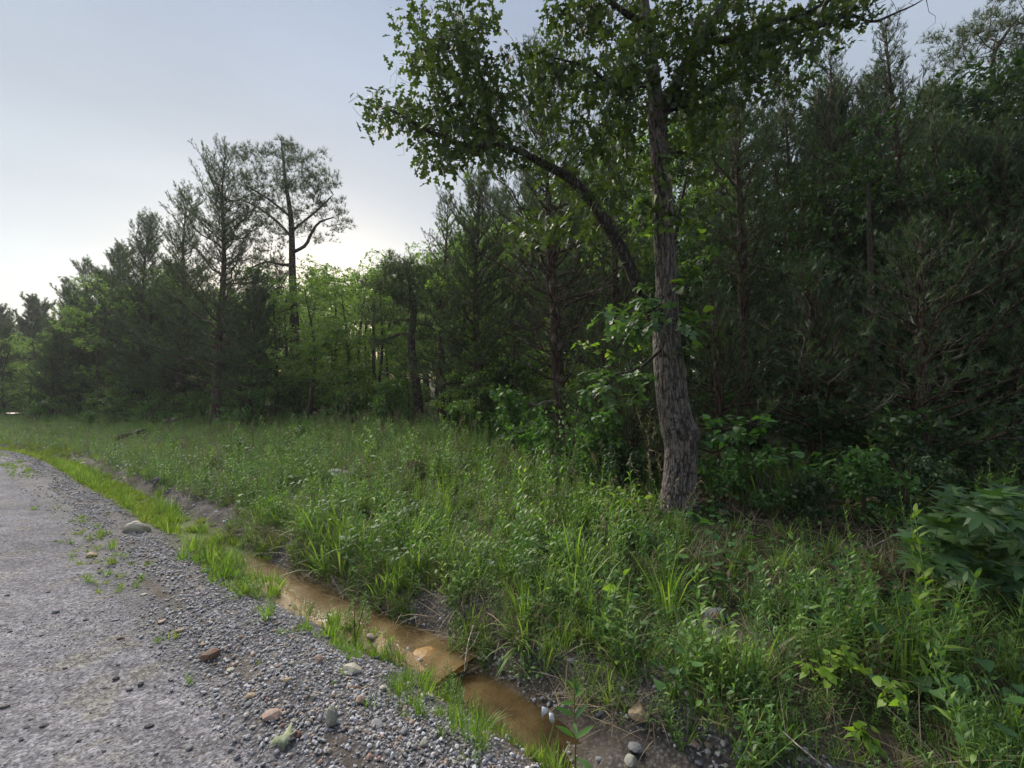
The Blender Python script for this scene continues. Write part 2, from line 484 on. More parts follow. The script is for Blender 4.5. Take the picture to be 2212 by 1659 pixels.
def road_material():
    m, t = newmat('road_gravel'); b = NB(t)
    co = b.coord()
    base, med, fine = road_colour(b, co)
    v = b.voro(co, 95); v2 = b.voro(co, 42)
    peb = b.ramp(v, [(0.0, (1.1, 1.1, 1.1)), (.35, (.95, .95, .95)), (.6, (.6, .6, .6))])
    base = b.mix(b.attr("gravelly"), base, b.mix(1.0, base, peb, 'MULTIPLY'))
    h = b.math('ADD', b.math('MULTIPLY', b.math('SUBTRACT', 1.0, v), b.math('ADD', b.attr("gravelly"), .35)), b.math('MULTIPLY', fine, .5))
    h = b.math('ADD', h, b.math('MULTIPLY', b.math('SUBTRACT', 1.0, v2), .5))
    h = b.math('ADD', h, b.math('MULTIPLY', med, 1.6))
    b.out(b.principled(base, 1.0, .04, b.bump(h, .6, .009)))
    return m

def verge_material():
    m, t = newmat('verge_ground'); b = NB(t)
    co = b.coord()
    med = b.noise(co, 4, 6, .65); fine = b.noise(co, 60, 6, .7)
    v = b.voro(co, 48); vc = b.voro(co, 48, o="Color")
    sep = b.n("SeparateColor"); b.l(vc, sep.inputs[0])
    peb = b.ramp(sep.outputs[0], [(0, (.11, .108, .115)), (.5, (.20, .20, .215)), (.85, (.31, .31, .33)), (1, (.28, .22, .17))])
    gap = b.ramp(v, [(.25, (1, 1, 1)), (.55, (.3, .3, .3))])
    gravel = b.mix(1.0, peb, gap, 'MULTIPLY')
    soil = b.ramp(b.math('ADD', b.math('MULTIPLY', med, .6), b.math('MULTIPLY', fine, .4)),
                  [(.35, (.028, .022, .017)), (.5, (.06, .047, .035)), (.65, (.12, .10, .075))])
    sand = b.ramp(b.math('ADD', b.math('MULTIPLY', med, .5), b.math('MULTIPLY', fine, .5)),
                  [(.35, (.17, .10, .04)), (.5, (.28, .185, .085)), (.65, (.40, .30, .18))])
    green = b.ramp(med, [(.3, (.05, .08, .018)), (.6, (.11, .15, .03))])
    dust = b.mix(1.0, road_colour(b, co)[0], b.ramp(b.voro(co, 95), [(0, (1.0, 1.0, 1.0)), (.35, (.80, .80, .80)), (.6, (.5, .5, .5))]), 'MULTIPLY')
    col = b.mix(b.attr("gravelly"), soil, gravel)
    col = b.mix(b.attr("dust"), col, dust)
    col = b.mix(b.attr("sand"), col, sand)
    col = b.mix(b.attr("moss"), col, green)
    h = b.math('ADD', b.math('MULTIPLY', b.math('SUBTRACT', 1.0, v), b.attr("gravelly")), b.math('MULTIPLY', fine, .7))
    h = b.math('ADD', h, med)
    rough = b.math('SUBTRACT', .9, b.math('MULTIPLY', b.attr("sand"), .45))
    b.out(b.principled(col, rough, .3, b.bump(h, .9, .018)))
    return m

def soil_material(name, litter):
    m, t = newmat(name); b = NB(t)
    co = b.coord()
    n1 = b.noise(co, 1.1, 4); n2 = b.noise(co, 9, 6, .7); v = b.voro(co, 26, o="Color")
    sep = b.n("SeparateColor"); b.l(v, sep.inputs[0])
    col = b.ramp(b.math('ADD', b.math('MULTIPLY', n2, .7), b.math('MULTIPLY', sep.outputs[0], .3)),
                 [(.3, (.022, .018, .013)), (.5, (.055, .043, .030)), (.7, litter)])
    col = b.mix(b.ramp(n1, [(.35, (.25, .25, .25)), (.6, (.8, .8, .8))]), col, (.03, .052, .016))
    b.out(b.principled(col, .95, .1, b.bump(n2, .8, .03)))
    return m

M['road'] = road_material(); M['verge'] = verge_material()
M['bank'] = soil_material('bank_soil', (.11, .09, .06)); M['floor'] = soil_material('forest_floor', (.10, .075, .05))

def road_attr(s, d, x, y):
    g = np.clip(np.interp(d, [-6, -5, -4, -.8, .35, .9], [1, .8, .2, .15, .3, .55]) + (fbm(x * .9, y * .9, 3, 77) - .5) * .9, 0, 1)
    return {"gravelly": g}

def verge_attr(s, d, x, y):
    dc = dcen(s)
    q = d - dc
    g = np.interp(q, [-1.4, -.7, -.45, -.3, .25, .4, .7], [1, 1, .8, .25, .3, .55, .0]) + (fbm(x * 2, y * 2, 3, 41) - .5) * .5
    dark = np.exp(-((d - (1.12 + .06 * vnoise(s * .8, 0, 3))) / .07) ** 2)
    g = g * np.interp(s, [3, 7], [1, .75])
    g = np.clip(g - dark * .8 * (vnoise(s * 1.3, 2, 9) > .3), 0, 1)
    sand = np.clip((np.interp(s, [2.1, 2.4], [.20, .27]) - abs(q + .02)) / .05, 0, 1) * np.interp(s, [1.2, 2.2], [.0, .9]) * np.clip((6.2 - s) / 1.0, 0, 1)
    moss = np.clip(1.6 - abs(q + .12) / .24, 0, 1) * np.clip((s - 5.3) / .8, 0, 1)
    dust = np.clip((np.interp(s, [3, 8], [1.06, 1.35]) - d) / .14 + (fbm(x * 3, y * 3, 3, 55) - .5) * 2.2, 0, 1)
    return {"gravelly": g, "sand": sand, "moss": moss, "dust": np.where(d < .95, 1, dust * .9)}

_rs = np.unique(np.round(np.concatenate([SG[SG < -.5], np.arange(-.5, 5.0, .022), SG[SG >= 5.0]]), 4))
strip("road", np.concatenate([np.arange(-5.2, -2.6, .3), np.arange(-2.6, .9, .022), [.9]]), M['road'], road_attr, sg=_rs)
strip("verge", np.concatenate([np.arange(.9, 2.85, .035), [2.85]]), M['verge'], verge_attr)
strip("bank", np.concatenate([np.arange(2.85, 6, .09), np.arange(6, 12, .2), [12]]), M['bank'])
strip("forest_floor", np.concatenate([[12], np.arange(12.6, 30, 1.0), np.arange(31, 100, 5)]), M['floor'], sg=SG[::6])
strip("far_verge", np.array([-40, -30, -20, -12, -9, -8, -7, -6.5, -6, -5.6, -5.2]), M['bank'], sg=SG[::3])
mbg = MB()
an = np.arange(64) / 64 * 2 * math.pi
rr = [0, 60, 150, 250]
V = [[0, 0, -1.2]]
for r_ in rr[1:]:
    for a_ in an: V.append([r_ * math.cos(a_), r_ * math.sin(a_), -1.2])
F = [[0, 1 + i, 1 + (i + 1) % 64] for i in range(64)]
Q = []
for k in range(2):
    for i in range(64):
        a0 = 1 + k * 64 + i; b0 = 1 + k * 64 + (i + 1) % 64
        Q.append([a0, a0 + 64, b0 + 64, b0])
mbg.add(V, F); mbg.n = 0; mbg.add(np.zeros((0, 3)), Q); 
g_o = link("ground", mbg.mesh("ground", M['floor'])); g_o["kind"] = "structure"

# water ------------------------------------------------------------
def water_mat():
    m, t = newmat('stream_water'); b = NB(t)
    co = b.coord()
    n1 = b.noise(co, 3.5, 5, .6); rip = b.noise(b.mapping(co, (1, 1, 1)), 26, 3, .5)
    col = b.ramp(n1, [(.3, (.13, .08, .03)), (.5, (.26, .17, .065)), (.7, (.40, .30, .15))])
    col = b.mix(b.attr('deep'), col, b.ramp(n1, [(.35, (.02, .015, .008)), (.65, (.10, .062, .022))]))
    nm = b.bump(rip, .22, .012)
    pr = b.principled(col, .5, .2, nm)
    gl = b.n("BsdfTransparent"); gl.inputs[0].default_value = (.80, .60, .34, 1)
    mx = b.n("MixShader"); mx.inputs[0].default_value = .55
    b.l(pr, mx.inputs[1]); b.l(gl.outputs[0], mx.inputs[2])
    gs = b.n("BsdfGlossy"); gs.inputs["Roughness"].default_value = .07; b.l(nm, gs.inputs["Normal"])
    fr = b.n("Fresnel"); fr.inputs[0].default_value = 1.5; b.l(nm, fr.inputs["Normal"])
    m2 = b.n("MixShader"); b.l(fr.outputs[0], m2.inputs[0]); b.l(mx.outputs[0], m2.inputs[1]); b.l(gs.outputs[0], m2.inputs[2])
    b.out(m2.outputs[0]); return m
M['water'] = water_mat()
def water(s0, s1, z, lo, hi):
    sg = np.arange(s0, s1, .06); q = np.linspace(lo, hi, 12)
    S, Qm = np.meshgrid(sg, q, indexing='ij')
    Dm = dcen(S) + Qm; X, Y = xy(S, Dm)
    n, m_ = S.shape
    i = np.arange(n - 1)[:, None]; j = np.arange(m_ - 1)[None]
    F = np.stack([i * m_ + j, i * m_ + j + 1, (i + 1) * m_ + j + 1, (i + 1) * m_ + j], -1).reshape(-1, 4)
    mb = MB(); mb.add(np.stack([X, Y, np.full(X.shape, z)], -1).reshape(-1, 3), F)
    me = mb.mesh("water", M['water'], True, {"deep": np.clip((2.25 - S.ravel()) / 1.0, 0, 1)})
    if me.polygons[0].normal.z < 0: me.flip_normals()
    o = link("water", me); o["kind"] = "structure"; return o
water(2.22, 5.9, -.232, -.30, .36)
water(1.12, 2.26, -.315, -.30, .34)

# thin evening haze
HZ = 260.0
mbh = MB()
hv = [[x, y, z] for z in (-2.3, 32.0) for y in (-HZ, HZ) for x in (-HZ, HZ)]
mbh.add(hv, [[0, 2, 3, 1], [4, 5, 7, 6], [0, 1, 5, 4], [2, 6, 7, 3], [0, 4, 6, 2], [1, 3, 7, 5]])
mh, th_ = newmat('haze'); pv = th_.nodes.new("ShaderNodeVolumePrincipled"); ho = th_.nodes.new("ShaderNodeOutputMaterial")
pv.inputs["Density"].default_value = .0006; pv.inputs["Color"].default_value = (.93, .96, 1.0, 1); pv.inputs["Anisotropy"].default_value = .3
th_.links.new(pv.outputs[0], ho.inputs["Volume"])
hz = link("haze", mbh.mesh("haze", mh)); hz["kind"] = "stuff"; hz["label"] = "thin pale evening haze in the air over road and wood"; hz.display_type = 'WIRE'

# ------------------------------------------------------------------ leaf templates  (x across, y along, z normal)
def fan(outline):
    """outline of (x,y) from base round the right side to the tip; mirrored. folded a little along the midrib"""
    o = A(outline)
    n = len(o)
    V = [[0, y, 0] for x, y in o]
    Rr = [[x, y, .18 * x] for x, y in o]
    Ll = [[-x, y, .18 * x] for x, y in o]
    V = A(V + Rr + Ll)
    F = []
    for i in range(n - 1):
        F += [[i, n + i, n + i + 1], [i, n + i + 1, i + 1], [i, 2 * n + i + 1, 2 * n + i], [i, i + 1, 2 * n + i + 1]]
    F = [f for f in F if len(set(map(tuple, V[f]))) == 3]
    V[:, 2] -= .22 * V[:, 1] ** 2
    return V, np.array(F)
OAK = fan([(.012, 0), (.012, .12), (.10, .22), (.16, .30), (.07, .38), (.26, .56), (.30, .66), (.11, .62), (.10, .72), (.20, .88), (.10, .93), (0, 1.0)])
BROAD = fan([(0, 0), (.22, .25), (.27, .5), (.16, .8), (0, 1.0)])
BROADL = (A([[0, 0, 0], [.26, .42, .05], [0, 1, -.12], [-.26, .42, .05]]), np.array([[0, 1, 2], [0, 2, 3]]))
LANCE = (A([[0, 0, 0], [.07, .35, .02], [-.07, .35, .02], [.05, .7, -.05], [-.05, .7, -.05], [0, 1, -.2]]), np.array([[0, 1, 2], [1, 3, 4], [1, 4, 2], [3, 5, 4]]))
HEART = fan([(0, .1), (.30, .0), (.48, .18), (.46, .42), (.25, .75), (0, 1.05)])
def star():
    pts = []
    for k, (ang, L) in enumerate([(-125, .62), (-62, .92), (0, 1.1), (62, .92), (125, .62)]):
        a = R(ang)
        for da, l in ((-31, .30), (-13, .62 * L), (0, L), (13, .62 * L)):
            pts.append([math.sin(a + R(da)) * l, .35 + math.cos(a + R(da)) * l, 0])
    V = [[0, .35, 0]] + pts + [[0, .0, 0]]
    V = A(V); n = len(pts)
    F = [[0, i + 2, i + 1] for i in range(n - 1)] + [[0, n + 1, n], [0, 1, n + 1]]
    V[:, 2] -= .12 * (V[:, 0] ** 2 + (V[:, 1] - .35) ** 2)
    V[:, :] *= .7
    return V, np.array(F)
STAR = star()
def needles(n, wd, spread, seed):
    r = np.random.default_rng(seed); V = []; F = []
    for i in range(n):
        a = r.random() * 2 * math.pi; sp = spread * (.3 + .7 * r.random())
        d_ = A([math.cos(a) * sp, 1, math.sin(a) * sp]); d_ /= np.linalg.norm(d_)
        L = .75 + .35 * r.random()
        sidev = A([-math.sin(a), 0, math.cos(a)]) * wd
        b0 = A([0, r.random() * .15 - .1, 0])
        k = len(V); V += [b0 + sidev, b0 - sidev, d_ * L + b0]; F.append([k, k + 1, k + 2])
    return A(V), np.array(F)
TUFT = needles(13, .028, 1.1, 3)
def cedar_spray():
    V = []; F = []
    def nd(b_, d_, L, wd):
        b_ = A(b_); d_ = A(d_); d_ = d_ / np.linalg.norm(d_); s_ = A([d_[1], -d_[0], .3]) * wd
        k = len(V); V.extend([b_ - s_, b_ + s_, b_ + d_ * L]); F.append([k, k + 1, k + 2])
    nd([0, -.05, 0], [0, 1, 0], 1.0, .06)
    nd([0, .15, 0], [.8, 1, .3], .55, .055); nd([0, .2, 0], [-.8, 1, -.3], .55, .055)
    nd([0, .42, 0], [.7, 1, -.35], .42, .05); nd([0, .48, 0], [-.7, 1, .35], .42, .05)
    nd([0, .05, 0], [.1, 1, .9], .5, .05)
    return A(V), np.array(F)
SPRAY = cedar_spray()

# ------------------------------------------------------------------ tree generators
def put(name, parts, loc=(0, 0, 0), rz=0, sc=1.0, label=None, cat=None, group=None, tilt=(0, 0)):
    root = bpy.data.objects.new(name, None); COL.objects.link(root)
    root.empty_display_size = .2
    root.location = loc; root.rotation_euler = (tilt[0], tilt[1], rz)
    root.scale = (sc, sc, sc) if np.isscalar(sc) else sc
    for nm, me in parts:
        o = bpy.data.objects.new(nm, me); COL.objects.link(o); o.parent = root
    tag(root, label, cat, group)
    return root

def cedar(H, Rr, seed, nb=130, bare=.06, lean=0.0, dens=1.0, trunkpath=None, lowdead=0.0, spr=.15, asc=1.0, clear=0.0):
    """eastern red cedar: tapering trunk, many ascending branches, feathery sprays. returns (trunk mesh, crown mesh)"""
    r = np.random.default_rng(seed)
    tb = MB(); cb = MB()
    if trunkpath is None:
        zz = np.linspace(0, H, 14)
        px = lean * zz + .10 * np.sin(zz * .8 + seed) * (zz / H); py = .10 * np.cos(zz * .6 + seed) * (zz / H)
        tp = np.stack([px, py, zz], 1)
    else:
        tp = A(trunkpath); H = tp[-1, 2]
    r0 = .015 * H + .03
    tube(tb, tp, np.interp(np.linspace(0, 1, len(tp)), [0, .04, 1], [r0 * 1.35, r0, .008]), 9)
    pos = []; fw = []; sz = []
    for i in range(nb):
        t = bare + (1 - bare) * ((i + r.random()) / nb) ** .85
        b0 = A([np.interp(t * H, tp[:, 2], tp[:, k]) for k in range(3)])
        az = i * 2.39996 + r.normal() * .3
        prof = (1 - t) ** .50 * min(1, .55 + t * 1.8) + .05
        L = Rr * prof * (.40 + .75 * r.random() ** .8) * (.55 + .85 * vnoise(az * .9 + seed, t * 3.5, seed))
        el = R(14 + 40 * t + r.normal() * 13) * asc
        n = 7; q = np.linspace(0, 1, n)
        elv = el + q * R(26) - (1 - t) * R(8)
        ds = np.stack([np.cos(az) * np.cos(elv), np.sin(az) * np.cos(elv), np.sin(elv)], 1) * (L / (n - 1))
        bp = np.vstack([b0, b0 + np.cumsum(ds[:-1], 0)])
        bp[1:] += r.normal(0, .02 * L, (n - 1, 3))
        rb = .005 + .012 * L
        tube(tb, bp, np.linspace(rb, .003, n), 4)
        dead = t < lowdead
        ns = max(3, int(L / .13))
        for k in range(ns):
            f = .22 + .78 * (k + r.random()) / ns
            p0 = A([np.interp(f, q, bp[:, c]) for c in range(3)])
            dv = nrm(bp[min(n - 1, int(f * (n - 1)) + 1)] - bp[int(f * (n - 1) - 1e-6)])
            side = nrm(np.cross(dv, [0, 0, 1.0])) * (1 if k % 2 else -1)
            sdv = nrm(dv * (.55 + .5 * f) + side * (.9 - .5 * f) + A([0, 0, .25 + .2 * r.normal()]))
            l = (.30 * (1 - f) * L + .16) * (.7 + .6 * r.random())
            sp = np.vstack([p0, p0 + sdv * l * .5, p0 + (sdv * .9 + A([0, 0, .22])) * l])
            tube(tb, sp, [.004 + .002 * L, .003, .002], 3)
            if dead and r.random() < .93: continue
            m_ = max(2, int(l / .055 * dens))
            g = (np.arange(m_) + .5) / m_
            g = g[g > clear]
            pp = p0 + (sp[2] - p0) * g[:, None] + r.normal(0, .018, (len(g), 3))
            pos.append(pp)
            d_ = nrm(sdv + r.normal(0, .55, (len(g), 3)) + A([0, 0, .35]))
            fw.append(d_); sz.append(spr * (.7 + .6 * r.random(len(g))))
    pos = np.vstack(pos); fw = np.vstack(fw); sz = np.concatenate(sz)
    leaves(cb, SPRAY[0], SPRAY[1], pos, fw, r.normal(0, 1, pos.shape) + A([0, 0, .5]), sz, r.random(len(pos)))
    return tb, cb

class Skel:
    def __init__(s):
        s.p = np.zeros((60000, 3)); s.par = np.full(60000, -1); s.fix = np.zeros(60000); s.n = 0; s.tip = []
    def add(s, p, par, fix=0.0):
        s.p[s.n] = p; s.par[s.n] = par; s.fix[s.n] = fix; s.n += 1; return s.n - 1
    def path(s, pts, rad, start=-1, step=.15):
        pts = A(pts); L = np.linalg.norm(np.diff(pts, axis=0), axis=1).sum()
        n = max(4, int(L / step)); pp = smoothpath(pts, n); rr_ = np.interp(np.linspace(0, 1, n), np.linspace(0, 1, len(rad)), rad)
        prev = start; k0 = 0
        if start >= 0: k0 = 1
        for k in range(k0, n): prev = s.add(pp[k], prev, rr_[k])
        return prev
    def near(s, p): return int(((s.p[:s.n] - A(p)) ** 2).sum(1).argmin())
    def grow(s, tips, step=.14, jit=.03, droop=0.0, minz=None, vpen=0.0):
        tips = A(tips)
        d0 = ((tips[:, None] - s.p[None, :s.n:3]) ** 2).sum(2).min(1)
        for t in tips[np.argsort(d0)]:
            dv = t - s.p[:s.n]
            dist = np.sqrt((dv ** 2).sum(1))
            cost = dist + vpen * np.maximum(0, -dv[:, 2])
            k = int(cost.argmin())
            a = s.p[k].copy(); L = dist[k]
            n = max(1, int(L / step)); prev = k
            side = rng.normal(0, 1, 3) * L * .08 + A([0, 0, -1]) * droop * L
            for j in range(1, n + 1):
                f = j / n
                q = a + (t - a) * f + side * math.sin(math.pi * f) + rng.normal(0, jit, 3) * (f < 1)
                prev = s.add(q, prev)
            s.tip.append(prev)
    def mesh(s, mb, rtip=.0035, pw=2.4, sides=(4, 6, 12), skip_fixed=False):
        n = s.n; rad = np.zeros(n); acc = np.zeros(n)
        child = [[] for _ in range(n)]
        for i in range(n):
            if s.par[i] >= 0: child[s.par[i]].append(i)
        for i in range(n - 1, -1, -1):
            if s.fix[i] > 0: rad[i] = s.fix[i]
            else: rad[i] = max(rtip, acc[i] ** (1 / pw))
            if s.par[i] >= 0: acc[s.par[i]] += (rad[i] if s.fix[i] == 0 else 0) ** pw
        for i in range(n):   # never thicker than parent
            if s.par[i] >= 0 and s.fix[i] == 0: rad[i] = min(rad[i], rad[s.par[i]] * .85)
        s.rad = rad
        starts = [i for i in range(n) if s.par[i] < 0]
        stack = list(starts)
        while stack:
            i = stack.pop(); chain = [i] if s.par[i] < 0 else [s.par[i], i]
            cur = i
            while child[cur]:
                c = child[cur]
                b_ = max(c, key=lambda q: rad[q])
                for q in c:
                    if q != b_: stack.append(q)
                chain.append(b_); cur = b_
            if len(chain) < 2: continue
            rr_ = rad[chain].copy()
            if s.par[i] >= 0: rr_[0] = min(rr_[0], rr_[1] * 1.1)
            if skip_fixed and s.fix[chain[-1]] > 0 and s.fix[chain[1]] > 0: continue
            mx = rr_.max()
            tube(mb, s.p[chain], rr_, sides[0] if mx < .012 else sides[1] if mx < .06 else sides[2])

def tip_leaves(sk, mb, T, per, size, spread=.10, back=.25, droop=.3, cols=None):
    pos = []; fw = []; up = []
    for t in sk.tip:
        p1 = sk.p[t]; p0 = sk.p[sk.par[t]] if sk.par[t] >= 0 else p1 - A([0, 0, .1])
        dv = nrm(p1 - p0)
        k = rng.poisson(per) + 1
        f = rng.random(k)
        pos.append(p1 - dv * (f * back)[:, None] + rng.normal(0, spread * .4, (k, 3)))
        fw.append(nrm(dv + rng.normal(0, .8, (k, 3)) + A([0, 0, -droop])))
        up.append(nrm(A([0, 0, 1.0]) + rng.normal(0, .55, (k, 3))))
    pos = np.vstack(pos); fw = np.vstack(fw); up = np.vstack(up)
    sz = size * (.65 + .6 * rng.random(len(pos)))
    if mb is not None:
        leaves(mb, T[0], T[1], pos, fw, up, sz)
    return pos, fw, up, sz

def ellips(c, r_, n, shell=.5):
    v = nrm(rng.normal(0, 1, (n, 3))); q = (shell + (1 - shell) * rng.random(n)) ** (1 / 2.0)
    return A(c) + v * q[:, None] * A(r_)

def decid(H, Rc, n, leaf, size, mat, seed, low=.25, stems=1, per=7, trunk_r=None, bark='twig'):
    global rng
    keep = rng; rng = np.random.default_rng(seed)
    sk = Skel(); tr = trunk_r or (.012 * H + .01)
    for k in range(stems):
        a = rng.random() * 6.28; sp = 0 if stems == 1 else .35
        top = A([math.cos(a) * sp * H * .5 + rng.normal() * .03 * H, math.sin(a) * sp * H * .5 + rng.normal() * .03 * H, H * .86])
        mid = top * .5 + A([rng.normal() * .03 * H, rng.normal() * .03 * H, 0])
        sk.path([[0, 0, -.1], mid, top], [tr, tr * .65, tr * .2])
    tips = []
    blobs = int(7 + n / 70)
    for b_ in range(blobs):
        t = low + (1 - low) * rng.random()
        rr_ = Rc * math.sin(math.pi * min(1, max(.12, (t - low * .6) / (1.12 - low * .6)))) ** .7
        a = rng.random() * 6.28; q = rng.random() ** .5 * rr_ * .8
        c = [math.cos(a) * q, math.sin(a) * q, t * H * .95]
        s_ = Rc * (.28 + .22 * rng.random())
        tips.append(ellips(c, [s_, s_, s_ * .5], n // blobs, .3))
    tips = np.vstack(tips); tips = tips[tips[:, 2] > .15]
    sk.grow(tips, step=.22, jit=.02, droop=-.05, vpen=.8)
    tb = MB(); sk.mesh(tb, rtip=.003)
    cb = MB(); tip_leaves(sk, cb, leaf, per, size)
    rng = keep
    return tb, cb

def parts(tb, cb, bark, fol, a='trunk', c='crown'):
    return [(a, tb.mesh(a, M[bark], True)), (c, cb.mesh(c, M[fol]))]

# ================================================================== THE OAK beside the ditch
def oak():
    root = bpy.data.objects.new("oak_tree", None); COL.objects.link(root)
    D0 = 5.0
    base = gp(1465, 1096); D0 = base[1]
    root.location = base
    def Q(u, v, D=None): return P(u, v, D0 if D is None else D0 + D) - base
    # main trunk with real furrowed bark
    ctrl = [(1463, 1130, 46), (1465, 1092, 43), (1466, 1060, 37), (1469, 1010, 34), (1471, 965, 35), (1466, 930, 38), (1458, 895, 35), (1451, 850, 34.5), (1444, 780, 34),
            (1438, 700, 30), (1440, 620, 26), (1434, 520, 24.5), (1431, 420, 23.5), (1424, 320, 22), (1420, 262, 22), (1416, 215, 17), (1408, 140, 15), (1398, 60, 13), (1385, -40, 11), (1370, -160, 8), (1350, -300, 5)]
    cpts = A([Q(u, v) for u, v, w_ in ctrl]); cr = A([.93 * w_ / FPX * D0 for u, v, w_ in ctrl])
    cpts[0] += A([0, 0, -.05])
    nr, nsd = 700, 150
    q = np.linspace(0, len(ctrl) - 1, nr)
    pp = smoothpath(cpts, nr); rad = np.interp(q, np.arange(len(ctrl)), cr)
    arc = np.concatenate([[0], np.cumsum(np.linalg.norm(np.diff(pp, axis=0), axis=1))])
    th = np.arange(nsd) / nsd * 2 * math.pi
    TH, AR = np.meshgrid(th, arc)
    C_, S_ = np.cos(TH), np.sin(TH)
    # furrows: stretched cell pattern wrapped round the stem
    TP = (TH - math.pi / 2) % (2 * math.pi)
    wx = TP + .10 * (vnoise(TP * 3, AR * 4, 71) - .5) * 2; wy = AR + .05 * (vnoise(TP * 4, AR * 3, 72) - .5)
    def ridg(kx, fy, seed):
        n_ = vnoise(wx * kx, wy * fy, seed)
        return 1 - np.clip(abs(2 * n_ - 1) * 2.4, 0, 1)
    f = np.clip(ridg(8.0, 8.5, 4) * .62 + ridg(15, 22, 8) * .5, 0, 1)
    flare = np.exp(-AR / .20) * (.12 + .34 * np.cos(TH * 5 + 1.0) + .1 * np.cos(TH * 3))
    burl = np.exp(-((AR - arc[int(nr * 4.9 / 20)]) / .10) ** 2) * .10 * (1 + np.cos(TH - .3))
    Rm = rad[:, None] * (1 + flare + burl + .05 * np.cos(2 * TH + AR * 1.2)) - .015 * f * np.clip(rad[:, None] / .12, .2, 1)
    V = pp[:, None] + np.stack([C_, S_, np.zeros_like(C_)], -1) * Rm[..., None]
    i = np.arange(nr - 1)[:, None]; j = np.arange(nsd)[None]; j2 = (j + 1) % nsd
    F = np.stack([i * nsd + j, i * nsd + j2, (i + 1) * nsd + j2, (i + 1) * nsd + j], -1).reshape(-1, 4)
    mb = MB(); mb.add(V.reshape(-1, 3), F)
    me = mb.mesh("trunk", None, True, {"furrow": f.ravel()})
    m, t = newmat('oak_trunk_bark'); b = NB(t)
    co = b.coord(); n1 = b.noise(co, 28, 6, .65); n2 = b.noise(co, 3, 4)
    fr = b.attr("furrow")
    col = b.ramp(b.math('ADD', b.math('MULTIPLY', b.math('SUBTRACT', 1.0, fr), .6), b.math('MULTIPLY', n1, .5)), [(.25, (.013, .012, .012)), (.55, (.058, .050, .049)), (.95, (.20, .17, .16))])
    col = b.mix(b.ramp(n2, [(.5, (0, 0, 0)), (.7, (.5, .5, .5))]), col, (.09, .095, .085))
    b.out(b.principled(col, .9, .15, b.bump(n1, .7, .008)))
    me.materials.append(m)
    o = link("trunk", me, root)
    # limbs
    sk = Skel()
    sk.path([Q(1432, 560), Q(1424, 330), Q(1416, 215), Q(1400, 60), Q(1372, -150), Q(1350, -300)], [.05, .05, .05, .045, .035, .02])
    def limb(lst, radii, start=None):
        pts = [Q(u, v, dd) for u, v, dd in lst]
        k = sk.near(pts[0]) if start is None else start
        return sk.path(pts, [r_ / FPX * D0 for r_ in radii])
    limb([(1436, 720, 0), (1412, 690, -.02), (1381, 625, -.1), (1346, 545, -.15), (1318, 497, -.2), (1276, 435, -.25), (1236, 390, -.3), (1206, 370, -.3), (1168, 351, -.35), (1113, 322, -.4), (1063, 310, -.4)],
         [15, 13.5, 12.5, 12, 11.5, 11, 10, 9, 7.5, 6, 4.8])
    limb([(1063, 310, -.4), (1020, 322, -.45), (980, 305, -.4), (930, 285, -.5), (885, 262, -.5), (850, 240, -.5), (815, 232, -.5)], [9, 7.5, 6, 5, 4, 3, 2])
    limb([(1065, 312, -.4), (1058, 270, -.35), (1054, 225, -.3), (1040, 170, -.3), (1010, 120, -.3), (985, 60, -.2), (965, 0, -.2)], [7, 6.5, 6, 5, 4, 3, 2])
    limb([(1008, 322, -.45), (1000, 290, -.5), (1005, 210, -.5), (985, 180, -.5)], [3, 2.5, 1.5, 1])
    limb([(1422, 262, 0), (1440, 225, 0), (1454, 195, 0), (1481, 140, .05), (1516, 83, .1), (1546, 37, .15), (1568, 0, .2), (1590, -60, .25), (1630, -140, .3)], [15, 14.5, 13.5, 12.5, 11.5, 10, 9, 7, 4])
    limb([(1500, 108, .1), (1530, 92, 0), (1590, 85, -.1), (1659, 52, -.2), (1734, 32, -.3), (1790, 0, -.3)], [6, 6, 5, 4.5, 4, 3])
    limb([(1440, 235, 0), (1480, 225, .1), (1544, 185, .2), (1606, 140, .3), (1656, 95, .3), (1720, 70, .2), (1790, 52, 0), (1834, 32, 0), (1884, 48, 0), (1930, 30, 0), (1972, 12, 0), (2000, -5, 0)], [8, 8, 7.5, 6.5, 5.5, 5, 4, 3.5, 3, 2.3, 1.6, 1])
    limb([(1416, 184, 0), (1401, 182, -.1), (1356, 185, -.3), (1306, 172, -.4), (1269, 145, -.5), (1198, 125, -.6)], [8, 7, 5, 4, 3, 2])
    limb([(1400, 60, 0), (1340, 20, -.3), (1270, -30, -.4), (1180, -60, -.5)], [8, 6, 4, 3])
    limb([(1424, 345, 0), (1460, 330, .3), (1500, 335, .5)], [6, 4, 2])
    limb([(1440, 655, -.05), (1400, 668, -.25), (1350, 680, -.4)], [4, 3, 2])
    limb([(1440, 740, -.05), (1390, 790, -.2), (1330, 810, -.35)], [4, 3, 2])
